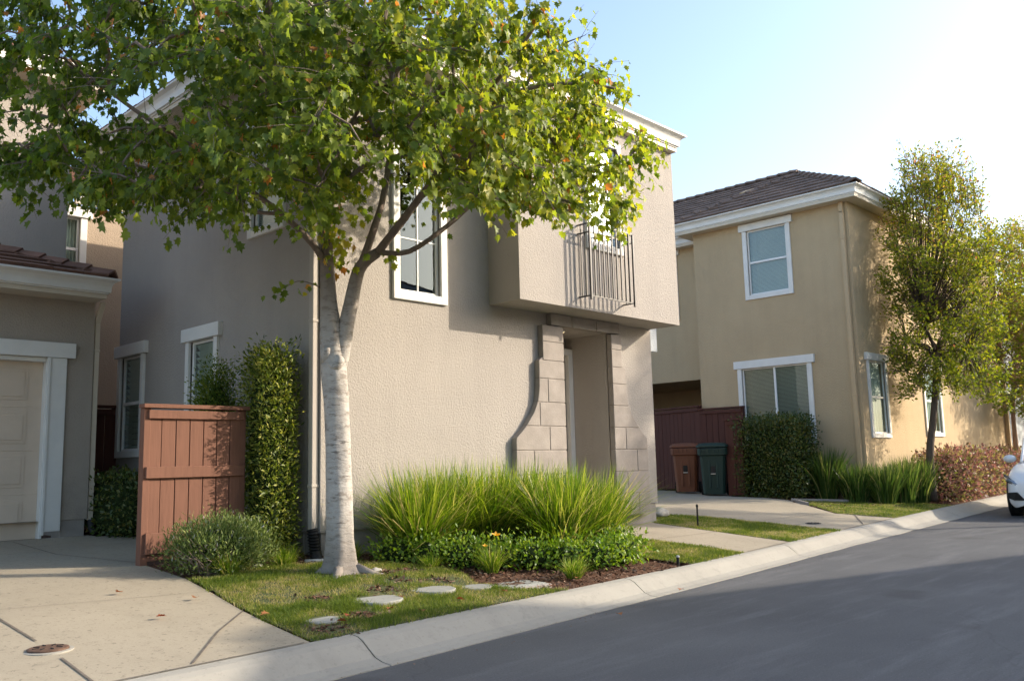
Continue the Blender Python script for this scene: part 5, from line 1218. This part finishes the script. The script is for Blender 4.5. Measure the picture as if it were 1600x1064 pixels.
# ------------------------------------------------------------------ parked car
car = empty('parked_car', (19.3, 4.05, 0), 'white hatchback parked at the kerb, front corner showing at the right edge', 'car', None, R(5))
def loft(secs, mat, name, parent, smooth=True, sub=1):
    m = MB(); k = len(secs[0])
    for s in secs: m.v += s
    for i in range(len(secs) - 1):
        for j in range(k - 1): a = i * k + j; m.f.append([a, a + 1, a + 1 + k, a + k]); m.mi.append(0)
    m.f.append([j for j in range(k)][::-1]); m.f.append([(len(secs) - 1) * k + j for j in range(k)]); m.mi += [0, 0]
    o = m.build(name, mat, parent, smooth=smooth, shift=False)
    if sub: md = o.modifiers.new('sub', 'SUBSURF'); md.levels = sub; md.render_levels = sub
    return o
def bsec(x, w, zb_, zm, zt):      # closed-top body section, from sill left over to sill right
    h = [(w * .90, zb_), (w * .985, zb_ + .06), (w, zb_ + .22), (w * .995, zm), (w * .955, zt - .05), (w * .86, zt - .005), (w * .5, zt + .02), (0, zt + .03)]
    return [(x, -a, b) for a, b in h] + [(x, a, b) for a, b in h[-2::-1]]
# car front towards -X (local x negative)
S = [(-2.16, .42, .30, .45, .55), (-2.13, .62, .22, .48, .62), (-2.02, .78, .17, .52, .70), (-1.85, .86, .16, .58, .78), (-1.55, .89, .2, .66, .86), (-1.1, .90, .2, .72, .93), (-.7, .905, .2, .76, .97), (0, .91, .2, .78, .99), (.9, .91, .2, .8, 1.0), (1.5, .90, .2, .82, 1.02), (1.95, .87, .22, .8, 1.0), (2.12, .78, .3, .7, .94), (2.16, .6, .36, .6, .85)]
loft([bsec(*s) for s in S], MAT['carpaint'], 'body', car, True, 2)
def csec(x, w, z0, z1): 
    h = [(w, z0), (w * .97, z0 + (z1 - z0) * .4), (w * .90, z0 + (z1 - z0) * .8), (w * .78, z1 - .01), (w * .4, z1 + .02), (0, z1 + .03)]
    return [(x, -a, b) for a, b in h] + [(x, a, b) for a, b in h[-2::-1]]
loft([csec(-1.05, .70, .90, .93), (csec(-.75, .76, .92, 1.12)), csec(-.3, .80, .95, 1.36), csec(.2, .81, .96, 1.43), csec(1.0, .80, .97, 1.43), csec(1.6, .77, .98, 1.34), csec(2.0, .72, .98, 1.05)], MAT['black'], 'cabin_glass', car, True, 1)
m = MB()
for s in (-1, 1):
    m.tube([(-1.08, s * .72, .95), (-.4, s * .745, 1.36), (.2, s * .70, 1.455), (1.1, s * .70, 1.45), (1.9, s * .68, 1.15)], [.03, .03, .03, .03, .03], 8); m.tube([(.25, s * .80, .97), (.25, s * .72, 1.43)], .03, 8)
m.box(-.25, 1.45, -.66, .66, 1.452, 1.475); m.build('roof', MAT['carpaint'], car, True, bevel=.01, shift=False)
m_head, nt, b_ = new_mat('headlight_lens'); b_.inputs['Base Color'].default_value = (.35, .38, .42, 1); b_.inputs['Roughness'].default_value = .08; b_.inputs['Metallic'].default_value = .6
for s in (-1, 1):
    m = MB(); m.prism([(-2.03, s * .50, .58), (-2.02, s * .62, .60), (-1.90, s * .80, .68), (-1.72, s * .885, .735), (-1.70, s * .88, .68), (-1.88, s * .82, .60), (-2.03, s * .66, .545)], (-.045, s * .03, .004)); hl = m.build('headlight', MAT['black'], car, bevel=.008, shift=False)
    m = MB(); m.prism([(-2.07, s * .56, .585), (-1.95, s * .80, .665), (-1.80, s * .89, .705), (-1.93, s * .84, .63), (-2.06, s * .68, .565)], (-.02, s * .012, .004)); m.build('lens', m_head, hl, bevel=.004, shift=False)
    m = MB(); m.prism([(-2.09, s * .52, .30), (-2.07, s * .70, .30), (-1.98, s * .80, .33), (-1.99, s * .80, .43), (-2.09, s * .66, .44)], (-.05, s * .02, 0)); m.build('fog_light_grille', MAT['black'], car, bevel=.01, shift=False)
    m = MB(); bm = bmesh.new(); bmesh.ops.create_icosphere(bm, subdivisions=3, radius=1)
    for v in bm.verts: v.co = Vector((v.co.x * .09 - .72, v.co.y * .11 + s * .97, v.co.z * .075 + 1.0))
    me = bpy.data.meshes.new('wing_mirror'); bm.to_mesh(me); bm.free(); link_mesh(me, 'wing_mirror', MAT['carpaint'], car, False, True)
    for xx in (-1.32, 1.32):
        m = MB(); m.lathe((xx, s * .81 - .1, .315), [(.18, 0), (.30, .01), (.315, .04), (.315, .16), (.30, .19), (.18, .2)], 32, (0, 1, 0)); wh = m.build('wheel', MAT['tyre'], car, True, shift=False)
        m = MB(); yy = s * .88
        for k in range(5):
            a = k * 2 * math.pi / 5; m.obox((xx + math.cos(a) * .1, yy, .31 + math.sin(a) * .1), (math.cos(a) * .1, 0, math.sin(a) * .1), (-math.sin(a) * .025, 0, math.cos(a) * .025), (0, .035, 0))
        m.lathe((xx, yy - .035, .315), [(.2, 0), (.2, .07), (.18, .07), (.18, .03)], 28, (0, 1, 0)); m.build('rim', MAT['rim'], wh, bevel=.004, shift=False)
for s in (-1, 1):
    for xx in (-1.32, 1.32):
        m = MB(); m.lathe((xx, s * .885 - .024, .33), [(.345, 0), (.345, .048), (.30, .048), (.30, 0)], 36, (0, 1, 0)); m.build('wheel_arch', MAT['black'], car, shift=False)
m = MB(); m.box(-2.19, -2.12, -.38, .38, .28, .40); m.box(-2.17, -2.10, -.30, .30, .56, .60); m.build('grille', MAT['black'], car, bevel=.01, shift=False)
bpy.context.view_layer.update()
